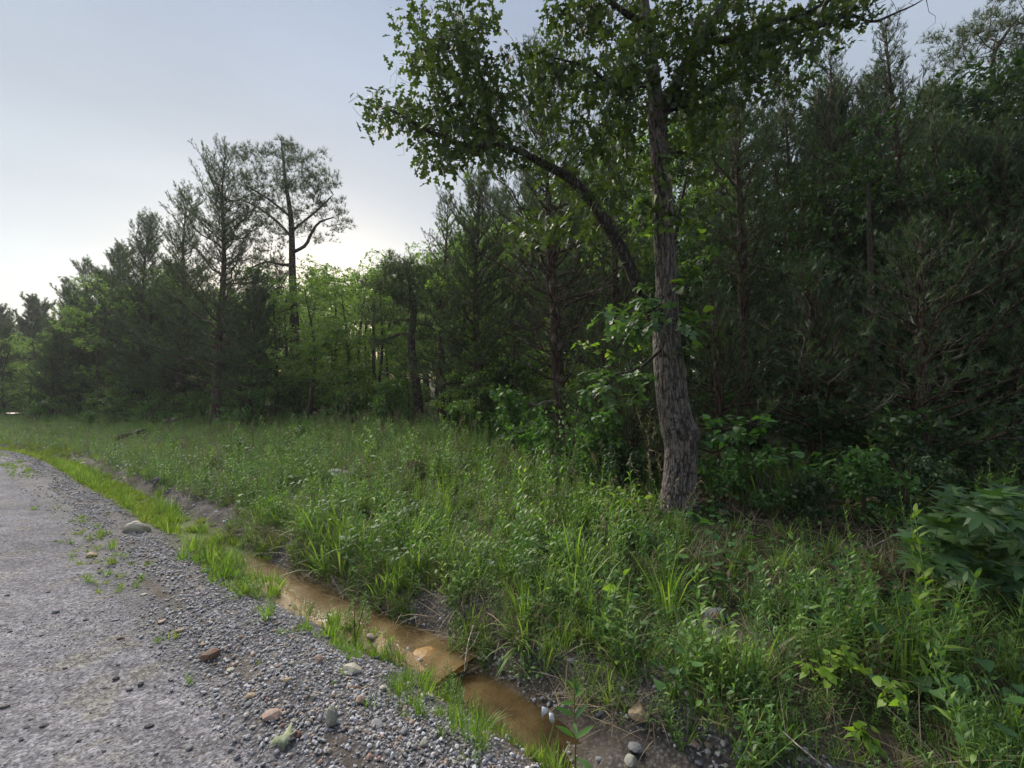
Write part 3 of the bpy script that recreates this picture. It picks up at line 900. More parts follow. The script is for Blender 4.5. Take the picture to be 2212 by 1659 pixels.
    blobs = [(930, 70, 60, 70, 26), (1000, 140, 70, 70, 30), (905, 150, 45, 45, 16), (1080, 225, 40, 60, 20), (845, 240, 45, 32, 16), (935, 262, 80, 32, 32), (1020, 290, 55, 36, 24),
             (960, 345, 48, 28, 18), (1010, 40, 60, 50, 18), (1190, 125, 40, 45, 14), (1250, 35, 80, 45, 30), (1335, 60, 80, 60, 34), (1285, 175, 70, 45, 26), (1180, 215, 40, 50, 14),
             (1365, 175, 50, 60, 24), (1450, 60, 85, 70, 36), (1235, 285, 60, 50, 16), (1335, 290, 50, 45, 14), (1500, 200, 50, 60, 20), (1580, 60, 70, 55, 26), (1645, 100, 60, 40, 20),
             (1720, 55, 70, 38, 22), (1800, 52, 50, 36, 16), (1830, 15, 60, 25, 12), (1600, 175, 60, 45, 20), (1680, 175, 50, 36, 14), (1750, 95, 35, 26, 8), (1525, 285, 45, 55, 14),
             (1480, 350, 36, 55, 12), (1335, 385, 60, 40, 12), (1395, 430, 34, 60, 14), (1180, 505, 50, 30, 10), (1290, 470, 40, 40, 12), (1520, 455, 42, 34, 10), (1390, 570, 30, 40, 8),
             (1300, -120, 220, 70, 50), (1550, -110, 180, 60, 40), (1050, -90, 120, 50, 20), (1140, 480, 30, 20, 5), (1300, 90, 120, 90, 20), (1440, 130, 110, 90, 30), (1560, 130, 90, 60, 26), (1520, 230, 70, 60, 18), (1300, 230, 90, 60, 22), (1120, 150, 30, 60, 8), (1210, 330, 60, 40, 14), (1060, 330, 45, 28, 12), (1120, 335, 45, 25, 9), (1240, 400, 40, 40, 8), (1000, 200, 60, 60, 16), (1640, 20, 80, 40, 22), (1380, 300, 60, 60, 16)]
    tips = []
    for u, v, ru, rv, n in blobs:
        a = rng.random(n) * 6.28; q = np.sqrt(rng.random(n))
        for k in range(n):
            tips.append(Q(u + 1.12 * ru * q[k] * math.cos(a[k]), v + 1.12 * rv * q[k] * math.sin(a[k]), rng.normal() * .40 + (-.3 if u < 1150 else 0)))
    # bare dead twigs at the outer ends
    sk.grow(tips, step=.12, jit=.02, droop=.04)
    ntip = len(sk.tip)
    for (u, v, n, su, sv) in [(790, 235, 12, 28, 28), (855, 170, 7, 14, 22), (880, 320, 6, 18, 16), (1930, 20, 16, 55, 35), (1950, 40, 6, 30, 30)]:
        dt = [Q(u + rng.normal() * su, v + rng.normal() * sv, -.3 * (u < 1200) + rng.normal() * .15) for _ in range(n)]
        sk.grow(dt, step=.07, jit=.012)
    dead = sk.tip[ntip:]; sk.tip = sk.tip[:ntip]
    tb = MB(); sk.mesh(tb, rtip=.003, pw=2.3, sides=(4, 7, 14))
    link("branches", tb.mesh("branches", M['oak_bark'], True), root)
    # leaves
    pos, fw, up, sz = tip_leaves(sk, None, OAK, 9.5, .122, spread=.20, back=.32, droop=.35)
    # two low sprigs of big grey-green leaves in front of the trunk
    wp = A(pos) + base
    d = np.linalg.norm(wp - A([0, 0, CAM_Z]), axis=1)
    u, v = to_px(wp)
    vis = (u > 0) & (u < 2212) & (v > 5) & (v < 1600)
    order = np.argsort(-(sz / d) * vis)
    big = order[:300]; rest = order[300:]
    lm = []
    for k in range(3):
        T = OAK[0].copy(); T[:, 2] += (.10 * k) * np.abs(T[:, 0]) - .15 * k * T[:, 1] ** 2
        mbl = MB(); mbl.add(T, OAK[1], .0); lm.append(mbl.mesh("leaf", M['oak_leaf']))
    place_leaf_objects("leaf", lm, pos[big], fw[big], up[big], sz[big], root)
    cb = MB(); leaves(cb, OAK[0], OAK[1], pos[rest], fw[rest], up[rest], sz[rest])
    c = link("crown", cb.mesh("crown", M['oak_leaf']), root); c["kind"] = "stuff"
    tag(root, "large lobed-leaf oak with furrowed bark and swollen burl on the bank above the ditch", "tree")
    return root, base

def place_leaf_objects(name, meshes, pos, fw, up, sz, parent):
    B = basis(fw, up)
    for k in range(len(pos)):
        o = bpy.data.objects.new(name, meshes[k % len(meshes)])
        COL.objects.link(o); o.parent = parent
        r_, f_, n_ = B[k] * sz[k]
        o.matrix_local = Matrix(((r_[0], f_[0], n_[0], pos[k][0]), (r_[1], f_[1], n_[1], pos[k][1]), (r_[2], f_[2], n_[2], pos[k][2]), (0, 0, 0, 1)))

oak_root, oak_base = oak()

def leafy_plant(name, stems, T, mat, size, per, root_at, label, cat, tips, jit=.02, stem_mat='twig', droop=.2, up=(0, 0, 1), upj=.35, spread=.06, group=None, rtip=.002, cap=300):
    """plant whose stems start at root_at and reach the given world tips; each of its leaves is an object"""
    root = bpy.data.objects.new(name, None); COL.objects.link(root); root.location = root_at
    sk = Skel()
    for s_ in stems:
        sk.path([A(p) - A(root_at) for p in s_[0]], s_[1], step=.06)
    sk.grow([A(t) - A(root_at) for t in tips], step=.07, jit=jit)
    tb = MB(); sk.mesh(tb, rtip=rtip)
    link("stem", tb.mesh("stem", M[stem_mat], True), root)
    pos = []; fw = []; ups = []
    for t in sk.tip:
        p1 = sk.p[t]; p0 = sk.p[sk.par[t]]
        dv = nrm(p1 - p0)
        for k in range(per):
            f = k / per
            a = (k * 2.4 + rng.random())
            side = nrm(np.cross(dv, [0, 0, 1])) * math.cos(a)
            pos.append(p1 - dv * f * spread * 3 + rng.normal(0, spread * .3, 3))
            fw.append(nrm(dv * (.8 - .3 * f) + side + A([0, 0, -droop]) + rng.normal(0, .15, 3)))
            ups.append(nrm(A(up) + rng.normal(0, upj, 3)))
    pos = A(pos); fw = A(fw); ups = A(ups); sz = size * (.7 + .5 * rng.random(len(pos)))
    mbl = MB(); mbl.add(T[0], T[1], 0.0); me = mbl.mesh("leaf", M[mat])
    k = min(cap, len(pos))
    place_leaf_objects("leaf", [me], pos[:k], fw[:k], ups[:k], sz[:k], root)
    if len(pos) > k:
        cb = MB(); leaves(cb, T[0], T[1], pos[k:], fw[k:], ups[k:], sz[k:])
        c = link("foliage", cb.mesh("foliage", M[mat]), root); c["kind"] = "stuff"
    tag(root, label, cat, group)
    return root

def blob_tips(bl, D, dz=.25):
    t = []
    for u, v, ru, rv, n in bl:
        for _ in range(n):
            a = rng.random() * 6.28; q = math.sqrt(rng.random())
            t.append(P(u + ru * q * math.cos(a), v + rv * q * math.sin(a), D + rng.normal() * dz))
    return t

ob = oak_base
# leafy sprigs on and beside the oak's trunk
leafy_plant("oak_sprig", [([P(1440, 700, ob[1] - .1), P(1390, 690, ob[1] - .35), P(1330, 690, ob[1] - .5)], [.008, .005, .003])], OAK, 'oak_leaf_blue', .17, 4, P(1440, 700, ob[1] - .1),
            "grey-green sprig of broad lobed leaves growing out of the oak's trunk at mid height", "branch", blob_tips([(1345, 690, 52, 34, 14), (1400, 668, 34, 30, 8), (1385, 715, 40, 20, 6), (1480, 700, 40, 12, 4)], ob[1] - .5, .15))
leafy_plant("oak_sapling", [([gp(1400, 1010), P(1350, 900, ob[1] + .3), P(1320, 830, ob[1] + .1)], [.010, .007, .004])], OAK, 'oak_leaf_blue', .15, 4, gp(1400, 1010),
            "young oak with pale grey-green leaves standing close left of the big oak's trunk", "sapling", blob_tips([(1330, 815, 62, 30, 20), (1290, 855, 40, 22, 8), (1370, 860, 35, 20, 6)], ob[1] + .1, .2))
leafy_plant("yellow_sprig", [([gp(1330, 1000), P(1290, 850, ob[1] + .6), P(1275, 755, ob[1] + .4)], [.006, .004, .003])], BROAD, 'lime', .085, 4, gp(1330, 1000),
            "thin sapling with a few bright yellow-green oval leaves left of the oak trunk", "sapling", blob_tips([(1270, 742, 30, 14, 6), (1385, 738, 14, 16, 3), (1300, 765, 24, 12, 4), (1330, 440, 1, 1, 1)][:3], ob[1] + .3, .1))
leafy_plant("vine", [([gp(1500, 1090), P(1480, 900, ob[1] - .22), P(1470, 700, ob[1] - .2), P(1460, 480, ob[1] - .2), P(1455, 430, ob[1] - .2)], [.006, .005, .004, .003, .002])], HEART, 'decid', .10, 3, gp(1500, 1090),
            "climbing vine with heart-shaped green leaves on the oak's trunk", "vine", blob_tips([(1500, 680, 30, 20, 6), (1490, 745, 22, 14, 4), (1475, 610, 28, 16, 5), (1510, 590, 24, 12, 4), (1385, 610, 25, 14, 4), (1520, 520, 30, 40, 7), (1475, 470, 24, 40, 6), (1395, 470, 20, 50, 8)], ob[1] - .3, .12))

# ================================================================== THE TALL PINE
def pine_tree(D, ctrl, blobs, label, tuft=.30, bare=(), nper=9, group=None, top_mat='pine'):
    u0, v0, _ = ctrl[0]
    b0 = P(u0, v0, D); b0[2] = zat(b0[0], b0[1])[0]
    root = bpy.data.objects.new("pine_tree", None); COL.objects.link(root); root.location = b0
    Q = lambda u, v, dd=0: P(u, v, D + dd) - b0
    sk = Skel()
    pts = [A([0, 0, -.1])] + [Q(u, v) for u, v, w_ in ctrl]
    sk.path(pts, [ctrl[0][2] / FPX * D] + [w_ / FPX * D for u, v, w_ in ctrl], step=.35)
    for b_ in bare:
        pp = [Q(u, v, dd) for u, v, dd in b_[0]]
        sk.path(pp, [r_ / FPX * D for r_ in b_[1]], step=.3)
    tips = []
    for u, v, ru, rv, n in blobs:
        for _ in range(n):
            a = rng.random() * 6.28; q = math.sqrt(rng.random())
            tips.append(Q(u + ru * q * math.cos(a) + rng.normal() * 6, v + rv * q * math.sin(a) + rng.normal() * 6, rng.normal() * ru / FPX * D * .7))
    sk.grow(tips, step=.35, jit=.05, droop=.08, vpen=.9)
    tb = MB(); sk.mesh(tb, rtip=.007, pw=2.3, sides=(4, 6, 14))
    link("trunk", tb.mesh("trunk", M['pine_bark'], True), root)
    pos = []; fw = []
    for t in sk.tip:
        p1 = sk.p[t]; p0 = sk.p[sk.par[t]]; dv = nrm(p1 - p0)
        for k in range(nper):
            pos.append(p1 + rng.normal(0, tuft * .55, 3) * A([1, 1, .6])); fw.append(nrm(dv * .4 + rng.normal(0, .5, 3) + A([0, 0, .7])))
    pos = A(pos); fw = A(fw)
    cb = MB(); leaves(cb, TUFT[0], TUFT[1], pos, fw, rng.normal(0, 1, pos.shape), tuft * (.7 + .6 * rng.random(len(pos))))
    link("crown", cb.mesh("crown", M[top_mat]), root)
    tag(root, label, "tree", group)
    return root

pine_tree(22, [(638, 880, 10), (637, 760, 10), (636, 700, 9.5), (632, 600, 7.5), (629, 480, 5.5), (618, 400, 3.6), (610, 330, 1.8), (608, 305, 1.0)],
          [(555, 335, 45, 18, 26), (608, 322, 45, 16, 26), (655, 345, 50, 24, 34), (700, 392, 36, 26, 24), (520, 372, 42, 26, 26), (575, 385, 50, 30, 40), (650, 405, 50, 30, 36), (703, 455, 42, 22, 22),
           (738, 484, 22, 9, 9), (560, 440, 50, 28, 34), (505, 430, 42, 28, 24), (600, 490, 50, 24, 20), (690, 430, 40, 24, 18), (515, 500, 46, 22, 18), (545, 560, 45, 16, 12), (590, 430, 50, 40, 24), (660, 370, 60, 40, 26), (520, 330, 20, 14, 6), (480, 500, 40, 26, 18), (520, 560, 50, 20, 16), (580, 530, 40, 24, 16), (690, 510, 40, 14, 10), (470, 440, 26, 24, 12), (640, 470, 40, 26, 20), (570, 490, 50, 24, 20), (540, 600, 50, 14, 10)],
          "tall pine with a rounded open crown standing above the treeline", tuft=.26, nper=6,
          bare=[([(636, 570, 0), (610, 572, .3), (575, 566, .6), (530, 585, .8)], [3.4, 3, 2.4, 1.2]), ([(633, 545, 0), (660, 530, -.4), (672, 505, -.6), (690, 480, -.8), (720, 470, -1)], [3.6, 3.4, 3, 2.2, 1.2]),
                ([(640, 640, 0), (662, 660, .4), (690, 668, .5), (715, 672, .6)], [3, 2.6, 2, 1]), ([(632, 515, 0), (600, 480, .5), (560, 450, .8), (520, 430, 1)], [3.2, 2.8, 2.2, 1.4]),
                ([(629, 470, 0), (580, 430, -.5), (530, 400, -.8)], [2.8, 2.2, 1.2]), ([(630, 500, 0), (690, 450, .3), (720, 420, .4)], [2.8, 2.2, 1.2])])

pine_tree(14, [(906, 918, 10.5), (903, 860, 10), (894, 800, 9), (888, 740, 8), (893, 690, 7), (893, 650, 6.5), (888, 628, 5), (880, 590, 3), (872, 560, 1.5)],
          [(865, 575, 40, 22, 26), (905, 600, 50, 30, 30), (840, 615, 50, 28, 26), (900, 640, 60, 25, 24), (850, 660, 60, 25, 20), (850, 735, 60, 16, 14), (920, 700, 50, 25, 14), (820, 690, 40, 20, 12), (895, 790, 40, 22, 10), (930, 640, 40, 30, 16), (960, 600, 40, 30, 14)],
          "small crooked pine with dark bent trunk at the edge of the meadow", tuft=.22,
          bare=[([(893, 652, 0), (870, 645, .2), (850, 630, .3)], [3.5, 2.5, 1.2]), ([(890, 690, 0), (868, 692, .1), (850, 688, .3)], [3, 2.2, 1.2]), ([(888, 720, 0), (862, 722, 0), (830, 735, 0), (800, 740, .1)], [3.2, 3, 2.4, 1.2])])

# ================================================================== KEY CEDARS
def place_on(root, u, D):
    p = P(u, 900, D); p[2] = zat(p[0], p[1])[0] - .03
    root.location = p
    return p
def cedar_at(u, D, vtop, Rr, seed, label, nb=150, rz=0.0, tp=None, **kw):
    p = P(u, 900, D); z0 = zat(p[0], p[1])[0]
    ztop = P(u, vtop, D)[2]
    H = ztop - z0
    group = kw.pop('group', None)
    bark = kw.pop('bark', 'cedar_bark')
    tb, cb = cedar(H, Rr, seed, nb=nb, trunkpath=tp, **kw)
    r_ = put("cedar_tree", parts(tb, cb, bark, 'cedar'), (p[0], p[1], z0 - .04), rz, 1, label, "tree", group)
    return r_, H

# cedar whose reddish trunk stands left of the oak
D = 9.3; pb = P(1215, 950, D); zb = zat(pb[0], pb[1])[0]
tp = [P(u, v, D) - A([pb[0], pb[1], zb]) for u, v in [(1216, 955), (1210, 880), (1205, 800), (1199, 700), (1197, 640), (1190, 560), (1186, 480), (1182, 400), (1175, 300), (1160, 200), (1150, 125)]]
tp[0][2] = -.05
cedar_at(1215, 9.3, 125, 2.9, 5, "tall cedar with reddish trunk and bare grey lower branches, just left of the oak", nb=190, tp=smoothpath(tp, 30), bare=.06, lowdead=.42, spr=.12, dens=.9)
cedar_at(1030, 11.5, 385, 2.3, 8, "dense brownish cedar standing between the crooked pine and the reddish-trunked cedar", nb=190, spr=.12, dens=1.15, bare=.10)
cedar_at(955, 13.0, 430, 1.6, 9, "narrow brownish cedar at the right side of the gap in the treeline", nb=120, spr=.12)
cedar_at(1330, 9.8, 250, 2.0, 12, "dark green cedar behind the oak's long bent limb", nb=130, spr=.12, lowdead=.15)
# left cedars along the road
cedar_at(468, 20.5, 326, 4.0, 21, "tall spreading cedar with exposed trunk base, beside the tall pine", nb=150, spr=.16, dens=.62, bare=.10, lowdead=.16)
cedar_at(385, 24, 415, 3.6, 22, "broad dark cedar just left of the tall spreading cedar", nb=150, spr=.18, dens=.7)
cedar_at(300, 27, 470, 3.6, 23, "bushy cedar third from the tall pine along the roadside", nb=190, spr=.19)
cedar_at(235, 31, 535, 3.6, 24, "rounded cedar with pointed shoots on the falling treeline", nb=180, spr=.22)
cedar_at(165, 36, 568, 3.2, 25, "open thin-topped cedar on the falling treeline", nb=110, spr=.26, dens=.8)
cedar_at(128, 40, 606, 3.0, 26, "small feathery cedar with a see-through top far along the road", nb=100, spr=.28, dens=.8)
cedar_at(60, 42, 650, 3.6, 27, "low dark cedar at the far end of the roadside trees", nb=130, spr=.30)
cedar_at(-10, 44, 672, 3.6, 28, "cedar at the far bend of the road, cut by the picture edge", nb=130, spr=.30)
cedar_at(540, 18.5, 600, 2.4, 29, "short cedar in front of the tall pine's trunk, on its left", nb=150, spr=.15)
cedar_at(590, 24, 560, 2.6, 33, "mid-sized cedar directly behind the tall pine's trunk", nb=130, spr=.17)
# right hand cedars above the dark wood
cedar_at(1610, 8.6, 105, 1.9, 31, "tall slim cedar with wispy top behind the oak's right-hand boughs", nb=170, spr=.12, dens=.95)
cedar_at(1720, 10.0, 190, 2.1, 35, "cedar with a ragged top between the oak and the leaning cedar", nb=150, spr=.13)
cedar_at(1808, 9.6, 112, 1.9, 32, "pointed cedar rising right of the oak's farthest bough", nb=160, spr=.12, dens=.9, lean=.02)
cedar_at(1925, 10.0, 165, 2.0, 34, "cedar with thin bare stems showing sky, in the dark wood", nb=120, spr=.12, lowdead=.3)
cedar_at(1990, 9.2, 62, 1.9, 36, "leaning cedar with a long feathery leader against the sky", nb=150, spr=.12, lean=-.04)
cedar_at(2070, 7.6, 300, 2.2, 37, "dense black-green cedar low at the dark edge of the wood", nb=190, spr=.12, dens=1.2)
cedar_at(2190, 7.0, 330, 2.2, 38, "broad dark cedar filling the corner of the wood by the picture edge", nb=190, spr=.12, dens=1.2)
pine_tree(11, [(2135, 900, 11), (2120, 600, 9), (2095, 400, 8), (2080, 300, 7), (2110, 240, 6), (2143, 180, 5), (2146, 120, 4), (2175, 70, 3), (2205, 30, 2)],
          [(2100, 80, 50, 26, 26), (2160, 40, 60, 30, 34), (2060, 130, 60, 24, 24), (2180, 110, 50, 26, 22), (2030, 210, 60, 30, 26), (2120, 210, 70, 30, 30), (2190, 180, 40, 30, 20), (2080, 290, 70, 24, 24), (2180, 280, 50, 26, 20), (2210, -20, 70, 30, 24), (2030, 90, 30, 16, 10), (2230, 60, 50, 40, 20)],
          "dark pine with forked twisted stem at the top corner of the wood", tuft=.17, nper=6)

# ================================================================== FILLER WOOD (shared meshes)
ced = [cedar(8.0, 2.2, 101, nb=150, spr=.20, bare=.03, dens=1.2), cedar(9.0, 2.5, 102, nb=160, spr=.21, bare=.05, dens=1.2), cedar(7.0, 2.1, 103, nb=150, spr=.19, dens=1.2), cedar(9.5, 2.3, 104, nb=150, spr=.20, bare=.12, dens=1.2)]
ced = [(8.0, parts(*ced[0], 'cedar_bark', 'cedar')), (9.0, parts(*ced[1], 'cedar_bark', 'cedar')), (7.0, parts(*ced[2], 'cedar_bark', 'cedar')), (9.5, parts(*ced[3], 'cedar_bark', 'cedar'))]
dec = [(8.0, parts(*decid(8, 2.3, 560, BROADL, .13, 'decid', 201), 'twig', 'decid')), (7.0, parts(*decid(7, 2.0, 520, BROADL, .12, 'decid', 202, low=.12), 'twig', 'decid')),
       (9.0, parts(*decid(9, 2.4, 560, BROADL, .13, 'decid', 203, low=.3), 'twig', 'decid'))]
sap = [(3.0, parts(*decid(3.0, 1.1, 230, BROAD, .11, 'decid', 211, low=.12, per=5), 'twig', 'decid', 'stem', 'foliage')), (2.2, parts(*decid(2.2, .9, 190, BROAD, .10, 'decid', 212, low=.05, stems=3, per=5), 'twig', 'decid', 'stem', 'foliage')),
       (3.6, parts(*decid(3.6, 1.2, 240, BROAD, .11, 'decid', 213, low=.2, per=5), 'twig', 'decid', 'stem', 'foliage')), ]
shr = [(1.1, parts(*decid(1.1, .75, 170, BROAD, .075, 'shrub', 221, low=.0, stems=5, per=5), 'twig', 'shrub', 'stem', 'foliage')), (.8, parts(*decid(.8, .6, 130, BROAD, .08, 'shrub', 222, low=.0, stems=4, per=5), 'twig', 'shrub', 'stem', 'foliage')),
       (1.5, parts(*decid(1.5, .8, 180, HEART, .085, 'shrub', 223, low=.05, stems=3, per=4), 'twig', 'shrub', 'stem', 'foliage'))]

skyline_u = [-80, 0, 60, 100, 130, 215, 300, 400, 470, 560, 640, 700, 760, 830, 880, 940, 1050, 1150, 1300, 1400, 1500, 1600, 1700, 1800, 1900, 2000, 2100, 2212, 2400]
skyline_v = [690, 700, 688, 665, 640, 580, 560, 560, 590, 600, 600, 560, 572, 560, 545, 500, 430, 360, 300, 230, 170, 140, 160, 150, 190, 190, 130, 110, 110]
def where(u, y):
    """which landmark a tree or bush of the wood stands by"""
    L = [(40, "at the far bend of the road"), (130, "far along the road near its bend"), (215, "before the far bend of the road"), (300, "behind the nearer fallen log"), (380, "beyond the rotting logs in the meadow"),
         (450, "left of the tall spreading cedar"), (540, "right of the tall spreading cedar"), (600, "left of the tall pine's trunk"), (670, "at the tall pine's foot"), (740, "right of the tall pine"),
         (810, "midway between the tall pine and the crooked pine"), (870, "just left of the crooked pine"), (950, "just right of the crooked pine"), (1040, "between crooked pine and reddish cedar"),
         (1130, "left of the reddish-trunked cedar"), (1240, "behind the reddish-trunked cedar"), (1330, "between the reddish cedar and the oak"), (1430, "close left behind the oak's trunk"), (1540, "close right behind the oak's trunk"),
         (1660, "behind the redbud sapling"), (1780, "right of the redbud sapling"), (1900, "above the streaky quartz stone"), (2020, "before the leaning cedar"), (2120, "above the sweetgum sapling"), (9999, "past the sweetgum sapling")]
    w_ = next(t for q, t in L if u < q)
    return w_ + ("" if y < 11 else ", set back" if y < 20 else ", deep inside the wood" if y < 34 else ", in the farthest rows")
def relabel(lst):
    """lst: (object, look, place) - the same words for two things are told apart by height where they can be"""
    from collections import defaultdict
    g = defaultdict(list)
    for o, look, pl_, h in lst: g[(look, pl_)].append((h, o))
    for (look, pl_), m_ in g.items():
        m_.sort(key=lambda q: -q[0])
        for k, (h, o) in enumerate(m_):
            pre = "" if len(m_) == 1 else ("tallest " if k == 0 else "shortest " if k == len(m_) - 1 else "middling ")
            o["label"] = pre + look + " " + pl_
DARK = {}; DARKT = {}  # copies whose leaf colour has the shade painted in
M['shade_painted_tree'] = leaf_mat('shade_painted_tree_leaf', [(0.1, (.014, .032, .018)), (.5, (.024, .052, .026)), (.95, (.055, .10, .03))], .3, clump=.6)  # darkened woodland leaf, shade of the right-hand wood painted into the colour
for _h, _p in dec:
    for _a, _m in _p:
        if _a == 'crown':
            _c = _m.copy(); _c.materials[0] = M['shade_painted_tree']; DARKT[_m.name] = _c
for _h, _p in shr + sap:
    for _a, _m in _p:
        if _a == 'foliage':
            _c = _m.copy(); _c.materials[0] = M['shade_painted_shrub']; DARK[_m.name] = _c
def wood():
    pts = []; placed = []; LST = []
    def try_(n, dlo, dhi, smin, smax, mind, kinds):
        cnt = 0
        for _ in range(n * 30):
            if cnt >= n: break
            s = smin + (smax - smin) * rng.random(); d = dlo + (dhi - dlo) * rng.random()
            x, y = xy(s, d); x = float(x); y = float(y)
            if y < 2.0: continue
            z = float(height(s, d))
            u, v = to_px([x, y, z])
            if u < -250 or u > 2500: continue
            if any((x - a) ** 2 + (y - b_) ** 2 < (mind * m_) ** 2 for a, b_, m_ in placed): continue
            if (x - oak_base[0]) ** 2 + (y - oak_base[1]) ** 2 < 4: continue
            if any(abs(u - tu_) < (75 if kinds == 'edge' else 55) and y < td_ for tu_, td_ in [(900, 14), (1212, 9.3), (468, 20.5), (636, 20)]): continue
            placed.append((x, y, 1.0)); pts.append((x, y, z, u, s, d, kinds)); cnt += 1
    try_(28, 9.2, 14, -14, 45, 1.9, 'edge'); try_(60, 13, 22, -25, 60, 2.0, 'deep'); try_(80, 22, 42, -45, 75, 2.6, 'deep'); try_(60, 40, 60, -60, 90, 3.0, 'deep'); try_(16, 8.5, 13, 28, 62, 2.6, 'far')
    n = 0
    for (x, y, z, u, s, d, kd) in pts:
        vs = np.interp(u, skyline_u, skyline_v) + rng.random() * 75 + 5
        ztop = P(u, vs, y)[2]; H = ztop - z
        H = min(max(H, 2.5), 16)
        green = rng.random() < (.85 if 560 < u < 960 else .55 if u < 1450 else .5)
        pool = dec if green else ced
        Hp, pr = pool[rng.integers(len(pool))]
        k = H / Hp
        wk = k * (1.0 if k < 1.1 else .95)
        if green and u > 1450: pr = [(a, DARKT[me.name]) if a == 'crown' else (a, me) for a, me in pr]  # trees on the right take the crown copy with painted shade
        if green: nm, lab = "broadleaf_tree", "bright broad-leaved tree in the wood behind the meadow" if u < 1450 else "broad-leaved tree deep in the dark wood behind the oak"
        else: nm, lab = "cedar_tree", "feathery cedar in the mixed wood behind the meadow" if u < 1450 else "shadowed cedar deep in the dark wood behind the oak"
        if d > 8 and u < 420 : lab = lab.replace("in the mixed wood behind the meadow", "in the row of trees far along the road").replace("in the wood behind the meadow", "in the row of trees far along the road")
        o_ = put(nm, [(a, m_) for a, m_ in pr], (x, y, z - .05), rng.random() * 6.28, (wk, wk, k), lab, "tree", {"b": "broad-leaved trees", "c": "cedars"}[nm[0]] + (" of the dark wood" if u > 1450 else " along the far road" if u < 420 else " behind the meadow"))
        LST.append((o_, "broad-leaved tree" if green else "feathery cedar", where(u, y), H))
    # under-storey saplings
    pts.clear(); placed.clear()
    try_(110, 7.6, 11.5, -8, 46, .75, 'sap'); try_(80, 11.5, 24, -22, 60, 1.3, 'sap'); try_(50, 22, 42, -50, 20, 2.0, 'sap')
    for (x, y, z, u, s, d, kd) in pts:
        if abs(u - 1215) < 40 and y < 9.4: continue
        Hp, pr = sap[rng.integers(len(sap))]
        k = .5 + .65 * rng.random() ** 1.3
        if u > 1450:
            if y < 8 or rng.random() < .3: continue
            pr = [(a, DARK[me.name]) if a == 'foliage' else (a, me) for a, me in pr]  # right-hand saplings get the foliage copy with shade in its colour
        lab = "leafy green sapling along the edge of the wood" if u < 1450 else "leafy sapling in the shade behind the oak"
        o_ = put("sapling", pr, (x, y, z - .03), rng.random() * 6.28, k, lab, "sapling", "saplings in the shade" if u > 1450 else "saplings at the wood edge")
        LST.append((o_, "leafy sapling", where(u, y), Hp * k))
    # low shrubs at the foot of the wood
    pts.clear(); placed.clear()
    try_(60, 6.6, 9.5, -6, 55, .8, 'shr'); try_(45, 6.0, 12, -12, 1.5, .6, 'shr'); try_(20, 9.5, 14, -8, 30, 1.2, 'shr')
    for (x, y, z, u, s, d, kd) in pts:
        if u < 1150 and d < 7.2 and u > 450: continue
        if 1380 < u < 1540 and y < 6: continue
        Hp, pr = shr[rng.integers(len(shr))]
        k = .5 + .55 * rng.random()
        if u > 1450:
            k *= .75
            pr = [(a, DARK[me.name]) if a == 'foliage' else (a, me) for a, me in pr]  # same painted-shade foliage for shrubs on the right
        lab = "low leafy shrub where the meadow meets the wood" if u < 1450 else "low shrub in the shade right of the oak"
        o_ = put("shrub", pr, (x, y, z - .03), rng.random() * 6.28, k, lab, "shrub", "shrubs in the shade" if u > 1450 else "shrubs along the meadow edge")
        LST.append((o_, "low leafy shrub", where(u, y), Hp * k))
    relabel(LST)
wood()

for k_, (u_, D_, vt_, i_) in enumerate([(600, 19, 590, 0), (662, 17, 575, 2), (700, 21, 560, 1), (735, 16.5, 585, 0), (775, 19, 565, 2), (815, 17, 575, 1), (845, 23, 550, 0), (560, 26, 560, 1), (680, 28, 548, 2), (790, 28, 550, 0)]):
    p_ = P(u_, 900, D_); z_ = float(zat(p_[0], p_[1])[0]); H_ = P(u_, vt_, D_)[2] - z_
    Hp_, pr_ = dec[i_]; kz = H_ / Hp_
    put("broadleaf_tree", pr_, (p_[0], p_[1], z_ - .05), k_ * 1.3, (kz * 1.1, kz * 1.1, kz),
        ["leafy tree close left behind the tall pine's trunk", "fresh green tree first right of the tall pine's trunk", "broad-leaved tree whose top dips beside the pine's right boughs", "short dense green tree in the gap of the treeline", "rounded light green tree in the middle of the treeline gap",
         "leafy tree left of the crooked pine's crown", "green tree rising behind the crooked pine's crown", "leafy tree between the spreading cedar and the tall pine", "tree seen far behind under the tall pine's lowest right bough", "farther tree behind the rounded light green one"][k_], "tree")
# individually seen bushes
def at(u, v): return tuple(gp(u, v))
def bush(u, v, pool, i, k, label, mat=None):
    p = gp(u, v)
    pr = pool[i][1]
    if mat:
        np_ = []
        for a, me in pr:
            if a == 'foliage':
                me = me.copy(); me.materials[0] = M[mat]
            np_.append((a, me))
        pr = np_
    return put("shrub", pr, tuple(p), rng.random() * 6.28, k, label, "shrub")
bush(745, 880, sap, 0, .95, "sunlit yellow-green sapling left of the crooked pine", 'lime')
bush(980, 880, sap, 2, .9, "bright yellow-green sapling right of the crooked pine", 'lime')
bush(600, 900, sap, 1, 1.2, "spreading green bush below the tall pine")
bush(1080, 930, shr, 2, 1.1, "leafy green bush left of the reddish-trunked cedar")
bush(1130, 960, shr, 0, 1.0, "low bush hugging the foot of the reddish-trunked cedar")
bush(520, 925, shr, 0, 1.5, "dark bluish-green bush at the foot of the tall spreading cedar")
bush(650, 965, shr, 1, .8, "small dark rounded bush alone in the meadow")
bush(1340, 1040, shr, 1, .9, "small bush in the shade left of the oak's foot")
bush(1240, 1010, shr, 0, 1.0, "arching bush with glossy leaves between the oak and the reddish cedar")
